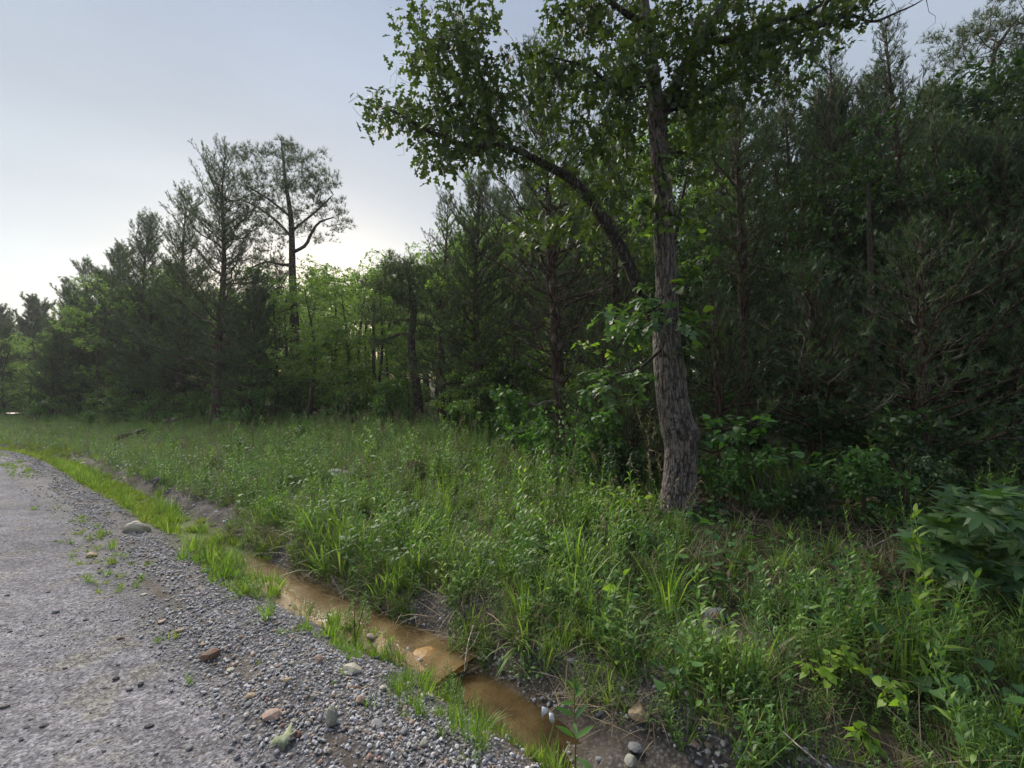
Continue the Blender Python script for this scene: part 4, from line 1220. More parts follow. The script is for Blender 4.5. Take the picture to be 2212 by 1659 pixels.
for (u, v, i_, k_, mt, lb) in [(745, 800, 1, .8, 'lime', "yellow-green sapling set back above the sunlit one"), (610, 860, 0, .7, 'lime', "lime-green sapling glowing under the tall pine"), (440, 880, 1, .7, 'lime', "yellow-green sapling at the foot of the tall spreading cedar"),
        (800, 890, 0, .7, 'decid', "mid-green sapling close left of the crooked pine's trunk"), (1080, 890, 2, .6, 'lime', "light green sapling left of the reddish-trunked cedar"), (1040, 900, 0, .6, 'decid', "green sapling with arching twigs near the meadow's back edge"),
        (690, 890, 2, .75, 'decid', "slender green sapling right of the tall pine's foot"), (560, 890, 0, .8, 'decid', "bushy green sapling left of the tall pine's foot"), (300, 895, 1, .7, 'decid', "leafy sapling behind the nearer rotting log"),
        (240, 897, 0, .8, 'lime', "pale green sapling where the far meadow narrows"), (1560, 1000, 0, .4, 'redbud', "small dim sapling behind the redbud")]:
    bush(u, max(v, 886), sap, i_, k_, lb, mt)
for (u, v, pl_, i_, k_, mt, lb) in [(1045, 948, shr, 0, 1.2, None, "leafy bush at the meadow's back edge right of the crooked pine"), (1105, 985, shr, 2, .9, None, "heart-leaved bush in front of the reddish cedar's left side"),
        (1165, 1010, shr, 1, 1.1, None, "rounded low bush in front of the reddish-trunked cedar"), (1225, 1040, shr, 0, .8, 'redbud', "dull green bush where the grass ends left of the oak"),
        (1290, 1050, shr, 2, .7, 'redbud', "thin-leaved bush two steps left of the oak's foot"), (1350, 1062, shr, 1, .8, 'shade_painted_shrub', "dark bush against the feathery young cedar"),
        (1165, 965, sap, 1, .42, 'decid', "multi-stemmed sapling at the reddish cedar's foot"), (1280, 985, sap, 0, .5, 'decid', "upright sapling between reddish cedar and oak"),
        (1565, 1085, shr, 1, .7, 'redbud', "small bush right at the foot of the redbud"), (1650, 1105, shr, 0, .55, 'shrub', "loose weed bush in litter right of the oak"),
        (1735, 1125, shr, 1, .6, 'shade_painted_shrub', "dim rounded bush left of the quartz stone"), (1860, 1140, shr, 2, .5, 'redbud', "few-leaved bush right of the quartz stone"),
        (1960, 1120, shr, 0, .6, 'shade_painted_shrub', "dark bush just left of the sweetgum's star leaves"), (1000, 925, shr, 1, 1.3, 'shade_painted_shrub', "dark rounded bush behind the meadow's grey slab"),
        (1440, 1030, shr, 0, .6, 'shade_painted_shrub', "dark leaves crowding the back of the oak's foot"), (850, 925, shr, 2, .9, None, "loose bush in front of the crooked pine"), (330, 920, shr, 0, 1.3, None, "wide weed bush right of the nearer fallen log")]:
    bush(u, v, pl_, i_, k_, lb, mt)
for (u, v, h_, r_, sd_, lb) in [(1310, 1000, 2.2, 1.3, 411, "young cedar filling the shade behind the two low bushes left of the oak"), (1560, 1010, 2.4, 1.2, 412, "young dark cedar behind the redbud sapling"),
                                (1110, 930, 2.6, 1.2, 413, "young cedar left of the reddish cedar's trunk"), (1760, 1020, 2.6, 1.4, 414, "young dark cedar above the spreading redbud seedling"), (2000, 1040, 2.8, 1.5, 415, "young dark cedar behind the sweetgum")]:
    tb, cb = cedar(h_, r_, sd_, nb=80, spr=.11, bare=.06, dens=.9)
    put("cedar_sapling", parts(tb, cb, 'cedar_bark', 'cedar'), tuple(gp(u, v)), 0, 1, lb, "tree")
# dark feathery cedar seedling left of the oak base
tb, cb = cedar(1.5, .95, 401, nb=90, spr=.09, bare=.1, dens=1.1)
p = gp(1375, 1045)
put("cedar_seedling", parts(tb, cb, 'cedar_bark', 'cedar'), tuple(p), 0, 1, "low feathery young cedar in the shade just left of the oak's foot", "tree")
bush(893, 1040, shr, 1, .45, "brownish dried weed clump standing alone in the open meadow", "dead_leaf")

# redbud right of the oak
rp = gp(1600, 1105)
leafy_plant("redbud_sapling", [([rp, P(1590, 980, 5.3), P(1560, 905, 5.2)], [.010, .007, .003]), ([rp, P(1640, 1000, 5.1), P(1690, 930, 5.0)], [.008, .006, .003])], HEART, 'redbud', .105, 4, rp,
            "redbud sapling with flat tiers of heart-shaped leaves right of the oak's trunk", "sapling",
            blob_tips([(1560, 908, 50, 8, 9), (1640, 905, 40, 8, 7), (1550, 950, 40, 8, 6), (1610, 940, 50, 10, 8), (1620, 985, 60, 12, 10), (1590, 1030, 50, 14, 8), (1690, 975, 40, 14, 7)], 5.1, .3), droop=.15, upj=.2, jit=.01)
leafy_plant("redbud_sapling", [([gp(1790, 1110), P(1800, 1010, 5.2), P(1790, 960, 5.2)], [.008, .006, .003])], HEART, 'redbud', .105, 4, gp(1790, 1110),
            "spreading redbud seedling farther right under the dark cedars", "sapling",
            blob_tips([(1760, 1000, 70, 20, 12), (1850, 1010, 50, 16, 8), (1900, 1030, 40, 20, 6), (1720, 1040, 40, 16, 6)], 5.0, .3), droop=.15, upj=.2, jit=.01)
gq = gp(2130, 1290)
leafy_plant("sweetgum_sapling", [([gq, P(2140, 1180, 3.1), P(2150, 1090, 3.2)], [.010, .007, .004]), ([gq, P(2060, 1230, 2.9), P(1990, 1190, 2.9)], [.006, .004, .003])], STAR, 'gum', .175, 5, gq,
            "sweetgum sapling with big star-shaped leaves at the right edge of the bank", "sapling",
            blob_tips([(2080, 1070, 50, 12, 5), (2150, 1060, 50, 14, 5), (2040, 1120, 50, 12, 5), (2120, 1115, 60, 14, 6), (2190, 1110, 40, 14, 4), (2000, 1165, 36, 12, 4), (2080, 1165, 60, 14, 6), (2160, 1170, 50, 16, 5),
                       (2010, 1205, 40, 14, 5), (2100, 1215, 60, 16, 6), (2190, 1220, 40, 16, 4), (2210, 1270, 30, 20, 3)], 2.95, .22), droop=.25, upj=.28, jit=.01, spread=.05)

# ================================================================== SCATTERED GROUND COVER (uncountable)
def scatter(name, protos, pts, rots, scl, idx, label=None, cat=None, kind="stuff"):
    """one object whose points carry copies of small prototype meshes"""
    col = bpy.data.collections.new(name + "_shapes")
    for k, me in enumerate(protos):
        o = bpy.data.objects.new("%s_shape_%02d" % (name, k), me); col.objects.link(o)
    me = bpy.data.meshes.new(name)
    pts = A(pts); N = len(pts)
    me.vertices.add(N); me.vertices.foreach_set("co", pts.astype(np.float32).ravel())
    a = me.attributes.new("rot", 'FLOAT_VECTOR', 'POINT'); a.data.foreach_set("vector", A(rots).astype(np.float32).ravel())
    a = me.attributes.new("scl", 'FLOAT', 'POINT'); a.data.foreach_set("value", A(scl).astype(np.float32))
    a = me.attributes.new("idx", 'INT', 'POINT'); a.data.foreach_set("value", np.asarray(idx).astype(np.int32))
    o = link(name, me)
    ng = bpy.data.node_groups.new(name, 'GeometryNodeTree')
    ng.interface.new_socket("Geometry", in_out='INPUT', socket_type='NodeSocketGeometry')
    ng.interface.new_socket("Geometry", in_out='OUTPUT', socket_type='NodeSocketGeometry')
    gi = ng.nodes.new("NodeGroupInput"); go = ng.nodes.new("NodeGroupOutput")
    ci = ng.nodes.new("GeometryNodeCollectionInfo"); ci.inputs[0].default_value = col; ci.inputs[1].default_value = True; ci.inputs[2].default_value = True
    ip = ng.nodes.new("GeometryNodeInstanceOnPoints"); ip.inputs["Pick Instance"].default_value = True
    def na(nm, ty):
        n = ng.nodes.new("GeometryNodeInputNamedAttribute"); n.data_type = ty; n.inputs[0].default_value = nm; return n.outputs[0]
    ng.links.new(gi.outputs[0], ip.inputs["Points"]); ng.links.new(ci.outputs[0], ip.inputs["Instance"])
    ng.links.new(na("idx", 'INT'), ip.inputs["Instance Index"])
    e2r = ng.nodes.new("FunctionNodeEulerToRotation"); ng.links.new(na("rot", 'FLOAT_VECTOR'), e2r.inputs[0])
    ng.links.new(e2r.outputs[0], ip.inputs["Rotation"])
    ng.links.new(na("scl", 'FLOAT'), ip.inputs["Scale"])
    ng.links.new(ip.outputs[0], go.inputs[0])
    md = o.modifiers.new("scatter", 'NODES'); md.node_group = ng
    o["kind"] = kind
    if label: o["label"] = label
    if cat: o["category"] = cat
    return o

def blade(mb, p, az, L, lean, wd, curl, r_):
    n = 4; q = np.linspace(0, 1, n + 1)
    el = lean + curl * q
    d_ = np.stack([np.sin(el) * math.cos(az), np.sin(el) * math.sin(az), np.cos(el)], 1) * L / n
    c = np.vstack([p, p + np.cumsum(d_[:-1], 0)])
    s_ = A([-math.sin(az), math.cos(az), 0])
    wq = wd * A([.6, 1, .85, .5, 0])
    V = np.concatenate([c - s_ * wq[:, None], (c + s_ * wq[:, None])[:-1]])
    F = []
    for i in range(n - 1): F += [[i, n + 1 + i, n + 2 + i], [i, n + 2 + i, i + 1]]
    F += [[n - 1, 2 * n, n]]
    mb.add(V, F, r_)
def tuft(seed, n, h, wd, spread=.05, lean=.35, curl=.9):
    r = np.random.default_rng(seed); mb = MB()
    for _ in range(n):
        az = r.random() * 6.28; q = r.random() * spread
        blade(mb, A([math.cos(az) * q, math.sin(az) * q, -.02]), az + r.normal() * .6, h * (.55 + .6 * r.random()), abs(r.normal()) * lean, wd * (.7 + .6 * r.random()), curl * (.3 + r.random()), r.random())
    return mb
def forb(seed, h, nl, ll, nst=3, lw=1.0):
    """leafy stems with narrow leaves all the way up"""
    r = np.random.default_rng(seed); mb = MB()
    for s_ in range(nst):
        az = r.random() * 6.28; hh = h * (.65 + .5 * r.random())
        b0 = A([r.normal() * .04, r.normal() * .04, -.02]); tpz = b0 + A([math.cos(az) * hh * .15, math.sin(az) * hh * .15, hh])
        pts = smoothpath([b0, (b0 + tpz) / 2 + r.normal(0, .012, 3), tpz], 6)
        tube(mb, pts, np.linspace(.003, .0015, 6), 3, .3)
        q = .12 + .88 * (np.arange(nl) + .5) / nl
        pos = A([[np.interp(x, np.linspace(0, 1, 6), pts[:, c]) for c in range(3)] for x in q])
        aa = np.arange(nl) * 2.4 + r.random() * 6
        fw = np.stack([np.cos(aa), np.sin(aa), .45 + .9 * q + r.normal(0, .15, nl)], 1)
        T = LANCE[0] * A([lw * 1.35, 1, 1])
        leaves(mb, T, LANCE[1], pos, fw, np.tile(A([0, 0, 1.]), (nl, 1)) + r.normal(0, .15, (nl, 3)), ll * (1.1 - .45 * q) * (.8 + .4 * r.random(nl)), .25 + .5 * r.random(nl) + .25 * q)
    return mb
def vinepatch(seed, n, sz, T, h=.14, sp=.16):
    r = np.random.default_rng(seed); mb = MB()
    pos = np.stack([r.normal(0, sp, n), r.normal(0, sp, n), h * (.25 + .9 * r.random(n))], 1)
    fw = np.stack([r.normal(0, 1, n), r.normal(0, 1, n), r.normal(0, .25, n)], 1)
    leaves(mb, T[0], T[1], pos, fw, r.normal(0, .3, (n, 3)) + A([0, 0, 1.]), sz * (.6 + .7 * r.random(n)), r.random(n))
    for _ in range(n // 4):
        p = A([r.normal() * sp * .6, r.normal() * sp * .6, -.02]); tube(mb, smoothpath([p, p + A([r.normal() * .03, r.normal() * .03, h * .5]), p + A([r.normal() * .06, r.normal() * .06, h])], 4), [.002, .002, .0015, .001], 3, .2)
    return mb
def straw(seed, n, L):
    r = np.random.default_rng(seed); mb = MB()
    for _ in range(n):
        az = r.random() * 6.28
        blade(mb, A([r.normal() * .10, r.normal() * .10, .0]), az, L * (.4 + .8 * r.random()), .6 + .7 * r.random(), .0022, 1.0 * r.random(), r.random())
    return mb
def litter(seed, n):
    r = np.random.default_rng(seed); mb = MB()
    pos = np.stack([r.normal(0, .16, n), r.normal(0, .16, n), .01 + .03 * r.random(n)], 1)
    leaves(mb, BROAD[0], BROAD[1], pos, r.normal(0, 1, (n, 3)) * A([1, 1, .3]), r.normal(0, .4, (n, 3)) + A([0, 0, 1.]), .05 + .05 * r.random(n), r.random(n))
    return mb

def seedheads(seed, h):
    r = np.random.default_rng(seed); mb = MB()
    for _ in range(4):
        az = r.random() * 6.28; hh = h * (.7 + .5 * r.random()); le = .1 + .25 * r.random()
        p0 = A([r.normal() * .03, r.normal() * .03, -.02]); p2 = p0 + A([math.cos(az) * le * hh, math.sin(az) * le * hh, hh]); p1 = (p0 + p2) / 2 - A([math.cos(az), math.sin(az), 0]) * le * hh * .2
        pp = smoothpath([p0, p1, p2], 7); tube(mb, pp, np.linspace(.0018, .0008, 7), 3, .4)
        q = np.linspace(.80, 1, 14)[:, None]; pos = p1 + (p2 - p1) * ((q - .5) * 2)
        fw = r.normal(0, .7, (14, 3)) + A([0, 0, 1.1]); leaves(mb, LANCE[0] * A([1.2, 1, 1]), LANCE[1], pos, fw, r.normal(0, 1, (14, 3)), .030 + .02 * r.random(14), .5 + .5 * r.random(14))
    return mb
PR = []
def pr(mb, mat): PR.append(mb.mesh("tuft", M[mat])); return len(PR) - 1
G_T = [pr(tuft(k, 22, .30, .0042), 'grass') for k in range(4)]
G_L = [pr(tuft(10 + k, 30, .50, .006, .06, .45, 1.3), 'grass') for k in range(3)]
G_S = [pr(tuft(20 + k, 22, .17, .004, .06, .4, .7), 'grass') for k in range(3)]
G_F = [pr(forb(30 + k, .30 + .05 * k, 18 + 3 * (k % 4), .055 + .012 * (k % 3), 2 + k % 3, .7 + .35 * (k % 3)), 'forb') for k in range(8)]
G_F2 = [pr(forb(140 + k, .24 + .04 * k, 16, .05, 5, .8 + .5 * (k % 2)), 'forb') for k in range(4)]
G_V = [pr(vinepatch(50 + k, 34, .045, BROAD), 'shrub') for k in range(3)]
G_W = [pr(vinepatch(60 + k, 20, .055, HEART, .2, .15), 'redbud') for k in range(2)]
G_Y = [pr(vinepatch(65 + k, 22, .05, BROAD, .2, .10), 'lime') for k in range(2)]
G_D = [pr(straw(70 + k, 34, .34), 'straw') for k in range(4)]
G_H = [pr(seedheads(75 + k, .55 + .08 * k), 'straw') for k in range(3)]
G_M = [pr(tuft(80 + k, 34, .10, .0035, .08, .4, .6), 'moss') for k in range(3)]
G_LT = [pr(litter(90 + k, 30), 'dead_leaf') for k in range(3)]

def cover():
    pts = []; idx = []; sc = []
    def samp(n, s0, s1, d0, d1):
        s = s0 + (s1 - s0) * rng.random(n); d = d0 + (d1 - d0) * rng.random(n); return s, d
    def emit(s, d, choose, sc0, sc1, rmax=90, dens=None):
        x, y = xy(s, d); z = height(s, d)
        u, v = to_px(np.stack([x, y, z], -1))
        ok = (u > -150) & (u < 2360) & (v < 1850) & (y > .8)
        if dens is not None: ok &= rng.random(len(s)) < dens(s, d, x, y)
        for a, b_, c, e, f in zip(x[ok], y[ok], z[ok], s[ok], d[ok]):
            low = any((a - cc[0]) ** 2 + (b_ - cc[1]) ** 2 < (cr_ * .8) ** 2 for cc, cr_ in clear)
            if low and rng.random() < .1: continue
            pts.append((a, b_, c)); ci_ = int(rng.choice(G_S + G_V + G_D + G_F2)) if low else choose(a, b_, e, f)
            if b_ < 3.0 and ci_ in G_L: ci_ = G_T[0]
            idx.append(ci_); sc.append((sc0 + (sc1 - sc0) * rng.random()) * (.6 if low else 1))
    clear = [(gp(1548, 1370), .26), (gp(1546, 1335), .26), (gp(738, 1030), .35), (gp(1810, 1088), .3), (gp(280, 950), .8), (gp(385, 922), .8), (gp(1125, 1440), .2), (gp(1005, 1120), .3), (gp(1480, 1110), .35)]
    clear += [(P(u_, v_, d_), .30) for u_, v_, d_ in [(1770, 1440, 2.35), (1930, 1495, 2.2), (1870, 1600, 2.1), (1415, 1392, 3.0)]] + [(P(u_, v_, d_) * A([.86, .86, 1]), .22) for u_, v_, d_ in [(1770, 1440, 2.35), (1930, 1495, 2.2), (1548, 1360, 3.2), (1600, 1380, 3.2)]]
    def shade(x, y, s, d):      # how deep under the trees: right-hand side and under the oak
        u, v = to_px([x, y, .3])
        return float(np.clip((u - 1250) / 450, 0, 1))
    def ch(x, y, s, d):
        sh = shade(x, y, s, d); n1 = float(vnoise(x * .9, y * .9, 61)); n2 = float(vnoise(x * 2.1 + 9, y * 2.1, 62)); r_ = rng.random()
        if sh > .5:
            if y < 3.2 and s < .8: return int(rng.choice(G_F + G_F + G_F2 + G_T + G_D)) if r_ < .85 else int(rng.choice(G_V + G_W))
            if r_ < .34: return int(rng.choice(G_D))
            if r_ < .55: return int(rng.choice(G_V + G_W))
            if r_ < .78: return int(rng.choice(G_S + G_T))
            if r_ < .9: return int(rng.choice(G_F2 + G_F))
            return int(rng.choice(G_LT))
        if d < 3.4 and s < 7: 
            if r_ < .07: return int(rng.choice(G_L))
            if r_ < .38: return int(rng.choice(G_T + G_S))
            if r_ < .50: return int(rng.choice(G_D))
            if r_ < .68: return int(rng.choice(G_V + G_W + G_Y))
            return int(rng.choice(G_F + G_F2))
        if rng.random() < .05: return int(rng.choice(G_H))
        if n1 > .40 - .12 * (s > 3):
            if r_ < .05: return int(rng.choice(G_D))
            if r_ < .13: return int(rng.choice(G_V + G_W))
            return int(rng.choice(G_F if r_ < .55 else G_F2)) if r_ < .85 else int(rng.choice(G_T))
        if n2 > .78: return int(rng.choice(G_V + G_Y))
        if r_ < .12: return int(rng.choice(G_D))
        if r_ < .16: return int(rng.choice(G_Y))
        return int(rng.choice(G_T + G_S)) if r_ < .6 else int(rng.choice(G_F2 + G_F))
    bare_n = lambda s, d, x, y: np.where(fbm(x * 1.6, y * 1.6, 3, 88) > .42, 1, .40)
    s, d = samp(5800, -5, 6, 2.62, 7.0); emit(s, d, ch, .6, 1.1, dens=bare_n)
    s, d = samp(4600, 6, 14, 2.65, 8.0); emit(s, d, ch, .6, 1.1, dens=bare_n)
    s, d = samp(6800, 14, 40, 2.6, 9.0); emit(s, d, ch, .55, 1.0)
    s, d = samp(3000, 40, 80, 1.9, 9.5); emit(s, d, ch, 1.2, 2.0)
    # woodland floor
    s, d = samp(2200, -8, 20, 6.5, 16); emit(s, d, lambda x, y, s_, d_: int(rng.choice(G_LT + G_D + G_S + G_V + G_W)), .8, 1.4)
    # straw and litter mat on the bank
    s, d = samp(1900, -1, 7, 2.40, 3.1); emit(s, d, lambda x, y, s_, d_: int(rng.choice(G_D + G_D + G_T + G_S + G_F2 + G_F2 + G_L[:1])), .45, .95, dens=lambda s, d, x, y: (fbm(x * 2.2, y * 2.2, 2, 58) > .34) * 1.0)
    # sparse short grass between gravel and stream
    s, d = samp(1700, -5, 5.8, 1.48, 2.08); emit(s, d, lambda x, y, s_, d_: int(rng.choice(G_S + G_M + G_S + G_F2[:1] + G_T[:1])), .3, .8, dens=lambda s, d, x, y: (fbm(x * 2.4, y * 2.4, 2, 5) > .42) * np.interp(d, [1.5, 1.7], [.3, 1]))
    s, d = samp(120, -5, 9, .9, 1.6); emit(s, d, lambda x, y, s_, d_: int(rng.choice(G_S + G_M)), .25, .55, dens=lambda s, d, x, y: fbm(x * 2, y * 2, 2, 15) > .55)
    s, d = samp(700, 5, 30, .80, 1.25); emit(s, d, lambda x, y, s_, d_: int(rng.choice(G_S + G_M)), .3, .6, dens=lambda s, d, x, y: fbm(x * 1.2, y * 1.2, 2, 25) > .5)
    # bright green ditch bottom beyond the water
    s, d = samp(1500, 5.5, 20, 1.75, 2.42); emit(s, d, lambda x, y, s_, d_: int(rng.choice(G_M)) if rng.random() < .75 else int(rng.choice(G_S + G_T[:1])), .4, 1.3, dens=lambda s, d, x, y: fbm(x * 2, y * 2, 3, 66) > .32)
    s, d = samp(1200, 20, 55, 1.7, 2.8); emit(s, d, lambda x, y, s_, d_: int(rng.choice(G_M)), 1.2, 2.0)
    s, d = samp(260, 5.5, 30, 2.45, 2.95); emit(s, d, lambda x, y, s_, d_: int(rng.choice(G_T + G_S + G_D)), .5, .9)
    N = len(pts)
    sc = A(sc) * np.clip(rng.normal(1, .25, N), .5, 1.7)
    rot = np.stack([rng.normal(0, .2, N), rng.normal(0, .2, N), rng.random(N) * 6.28], 1)
    scatter("undergrowth", PR, pts, rot, sc, idx, "dense mixed grass, leafy weeds and dry straw covering the bank", "grass")
    print("cover", N)
cover()

# ------------------------------------------------------------------ stones
def rock_mesh(name, seed, sub=1, flat=.6, mat=None, rough=.25, elong=1.0, smooth=False):
    import bmesh
    bm = bmesh.new(); bmesh.ops.create_icosphere(bm, subdivisions=sub, radius=.5)
    r = np.random.default_rng(seed)
    planes = [(nrm(r.normal(0, 1, 3)), .30 + .16 * r.random()) for _ in range(7)]
    for v in bm.verts:
        p = A(v.co)
        for n_, dd in planes:
            h = p @ n_
            if h > dd: p = p - n_ * (h - dd) * .9
        p *= 1 + rough * (vnoise(p[0] * 4 + seed, p[1] * 4 + p[2] * 3, seed) - .5)
        p *= A([elong, 1, flat])
        v.co = Vector(p)
    me = bpy.data.meshes.new(name); bm.to_mesh(me); bm.free()
    if mat: me.materials.append(mat)
    if smooth:
        for p_ in me.polygons: p_.use_smooth = True
    return me
PEB = [rock_mesh("gravel_stone", 500 + k, 1, .5 + .3 * random.random(), M['gravel'], elong=1 + .4 * random.random()) for k in range(10)]
PEBL = [rock_mesh("pebble", 520 + k, 1, .5 + .2 * random.random(), M['gravel']) for k in range(4)]

def gravel():
    pts = []; sc = []
    def add(n, s0, s1, d0, d1, a, b_, dens=None, sink=.25):
        s = s0 + (s1 - s0) * rng.random(n); d = d0 + (d1 - d0) * rng.random(n)
        x, y = xy(s, d); z = height(s, d)
        u, v = to_px(np.stack([x, y, z], -1))
        ok = (u > -60) & (u < 2300) & (v < 1720) & (y > .8)
        if dens is not None: ok &= rng.random(n) < dens(s, d)
        size = a + (b_ - a) * rng.random(n) ** 2.2
        for i in np.where(ok)[0]: pts.append((x[i], y[i], z[i] + size[i] * sink)); sc.append(size[i])
    berm = lambda s, d: np.interp(d, [.80, 1.0, 1.08, 1.5, 1.7, 1.95], [0, .45, 1, 1, .5, .1]) * (1 - .75 * np.exp(-((d - (1.12 + .06 * vnoise(s * .8, 0, 3))) / .06) ** 2) * (vnoise(s * 1.3, 2, 9) > .3))
    add(17000, -2.5, 4.5, .72, 1.95, .010, .029, berm)
    far = lambda s, d: berm(s, d) * np.interp(d, [.8, 1.1, 1.35, 1.6], [.15, .35, .8, 1]) * np.clip((fbm(s * 1.2, d * 4, 3, 19) - .3) * 5, 0, 1)
    add(11000, 4.5, 11, .75, 1.85, .012, .034, far)
    add(6500, 11, 26, .8, 1.75, .022, .045, far)
    add(14000, -1.5, 4.5, .85, 1.9, .006, .013, lambda s, d: .8 * berm(s, d) + .1)
    # road surface grit
    edge = lambda s, d: np.interp(d, [-3, -1, .2, .7], [.12, .15, .3, .9]) * (fbm(s * 1.5, d * 2.5, 2, 17) > .35)
    add(42000, -1.2, 5, -2.6, .9, .004, .015, lambda s, d: np.clip(edge(s, d) * 1.6 + .15, 0, 1), .1)
    add(3500, -1.5, 9, -4.5, .85, .010, .028, lambda s, d: .12 + 0 * s, .15)
    # stream banks and bed
    add(5000, -5, 7, 2.38, 2.85, .010, .036, lambda s, d: (fbm(s * 1.4, d * 3, 2, 27) > .44) * 1.0)
    add(2200, 1.2, 5.6, 1.95, 2.5, .008, .032, lambda s, d: (fbm(s * 1.1, d * 3, 2, 37) > .5) * 1.0)
    add(300, 5.4, 16, 2.4, 2.8, .02, .06)
    pts_ = A(pts); sc_ = A(sc); N = len(pts_)
    rot = rng.random((N, 3)) * 6.28; rot[:, :2] = rng.normal(0, .5, (N, 2))
    dist = np.linalg.norm(pts_ - A([0, 0, CAM_Z]), axis=1)
    u, v = to_px(pts_); vis = (u > 0) & (u < 2212) & (v < 1650)
    order = np.argsort(-(sc_ / dist) * vis)
    big = order[:300]; rest = order[300:]
    for k in big:
        o = link("gravel_stone", PEB[k % len(PEB)], None, tuple(pts_[k]))
        o.rotation_euler = rot[k]; o.scale = (sc_[k],) * 3
        tag(o, "small angular gravel stone on the road's edge", "stone", "gravel stones along the road's edge")
    scatter("gravel", PEB, pts_[rest], rot[rest], sc_[rest], rng.integers(0, len(PEB), len(rest)), "loose grey gravel heaped along the road's edge", "gravel")
    print("gravel", N)
gravel()

RK = {}
def stone(u, v, wpx, mat, label, flat=.55, elong=1.2, rz=None, seed=None, name="stone", sub=2, sink=.25, z=None, group=None):
    p = gp(u, v)
    dist = p[1]
    size = wpx / FPX * dist / elong
    seed = seed if seed is not None else int(u * 7 + v)
    me = rock_mesh(name, seed % 9973, sub, flat, M[mat], elong=elong, rough=.35)
    o = link(name, me, None, (p[0], p[1], (p[2] if z is None else z) + size * flat * sink))
    o.scale = (size,) * 3
    o.rotation_euler = (rng.normal() * .12, rng.normal() * .12, rng.normal() * .35 if rz is None else rz)
    return tag(o, label, "stone", group)

stone(758, 1454, 46, 'rock_cream', "smooth cream-white stone lying where gravel meets grass", .6, 1.35)
stone(588, 1553, 42, 'rock_pink', "pinkish tan stone in the gravel nearest the road track", .6, 1.3)
stone(716, 1566, 24, 'rock_greenish', "narrow pale green-grey slab standing upright in the gravel", 1.6, .8, sub=2)
stone(812, 1570, 38, 'rock_grey', "flat grey wedge of stone right of the upright slab", .5, 1.6)
stone(778, 1519, 24, 'rock_pink', "reddish pink stone below the cream-white stone", .8, 1.2)
stone(688, 1434, 18, 'rock_pink', "upright rosy stone left of the cream-white stone", 1.0, .9)
stone(620, 1476, 22, 'rock_tan', "tan stone half way down the gravel, left side", .6, 1.3)
stone(768, 1489, 20, 'rock_red', "rust brown stone directly under the cream-white stone", .7, 1.2)
stone(677, 1509, 18, 'rock_greenish', "rounded grey-green stone in the middle of the gravel", .7, 1.1)
stone(925, 1509, 40, 'rock_cream', "chalky cream stone half hidden in grass by the stream", .5, 1.7)
stone(828, 1491, 16, 'rock_cream', "small chalky stone in grass right of the cream-white stone", .6, 1.2)
stone(643, 1596, 18, 'rock_red', "dark red-brown stone beside the crumpled green leaf", .8, 1.1)
stone(890, 1565, 13, 'rock_pink', "small salmon pink stone among blue-grey gravel", .8, 1.0)
stone(914, 1616, 18, 'rock_greenish', "olive grey stone near the bottom of the gravel", .8, 1.1)
stone(630, 1439, 16, 'rock_greenish', "pale round stone above the tan stone in the gravel", .7, 1.1)
stone(873, 1585, 16, 'rock_grey', "blocky grey stone right of the flat grey wedge", .9, 1.0)
stone(452, 1424, 38, 'rock_red', "red-brown rock sitting on the edge of the road", .75, 1.25, rz=.3)
stone(496, 1454, 16, 'rock_cream', "small cream stone right below the red-brown rock", .7, 1.1)
stone(505, 1443, 12, 'rock_pink', "small pink stone touching the cream stone below the red-brown rock", .8, 1.1)
stone(540, 1508, 25, 'rock_tan', "angular yellow-tan stone at the gravel's road side", .6, 1.4)
stone(536, 1525, 16, 'rock_grey', "grey stone tucked below the yellow-tan stone", .7, 1.1)
stone(309, 1286, 15, 'rock_cream', "pale oval stone at the grassy edge of the road", .5, 1.5)
stone(350, 1345, 26, 'rock_pink', "flat pinkish stone in moss at the road's edge", .4, 1.6)
stone(388, 1366, 20, 'rock_pink', "pale pink stone in the gravel right of the mossy patch", .6, 1.3)
stone(437, 1397, 16, 'rock_tan', "small tan stone just above the red-brown rock", .6, 1.3)
stone(248, 1342, 17, 'rock_grey', "light grey chip lying on the road surface", .4, 1.5)
stone(260, 1381, 15, 'rock_red', "maroon stone on the open road surface", .5, 1.4)
stone(250, 1471, 13, 'rock_dark', "dark round stone on the road, left of the greenish one", .8, 1.1)
stone(304, 1482, 13, 'rock_dark', "greenish black stone on the road below the maroon one", .8, 1.1)
stone(120, 1325, 16, 'rock_grey', "grey stone with dark hollow beside it on the road", .6, 1.3)
for (u, v, w_) in [(185, 1341, 15), (90, 1375, 12), (21, 1368, 12), (15, 1289, 12), (104, 1280, 10), (140, 1449, 11), (24, 1486, 9), (322, 1572, 22), (225, 1492, 10), (280, 1495, 16), (58, 1577, 16), (95, 1573, 20),
                   (10, 1530, 22), (45, 1600, 12), (256, 1569, 9), (150, 1533, 8), (404, 1598, 11), (67, 1556, 10), (170, 1607, 12), (225, 1626, 10), (100, 1425, 9), (60, 1462, 8), (255, 1437, 9), (210, 1580, 10), (120, 1632, 11)]:
    stone(u, v, w_, 'rock_dark', "small dark stone bedded in the road surface", .5, 1.4, name="road_stone", sub=1, group="dark stones bedded in the road")
stone(409, 1617, 18, 'rock_grey', "blue-grey stone at the bottom of the road's gravelly edge", .6, 1.2)
stone(498, 1624, 14, 'rock_grey', "pale blue-grey stone near the crumpled green leaf, on the road", .6, 1.2)
stone(295, 1146, 50, 'rock_cream', "large pale boulder half buried in the roadside gravel", .85, 1.2, sink=.10, sub=3, rz=.4, seed=31)
stone(197, 1202, 26, 'rock_tan', "tan stone lying on the road below the pale boulder", .6, 1.4)
stone(162, 996, 18, 'rock_grey', "whitish flat stone in the far end of the ditch", .4, 1.6)
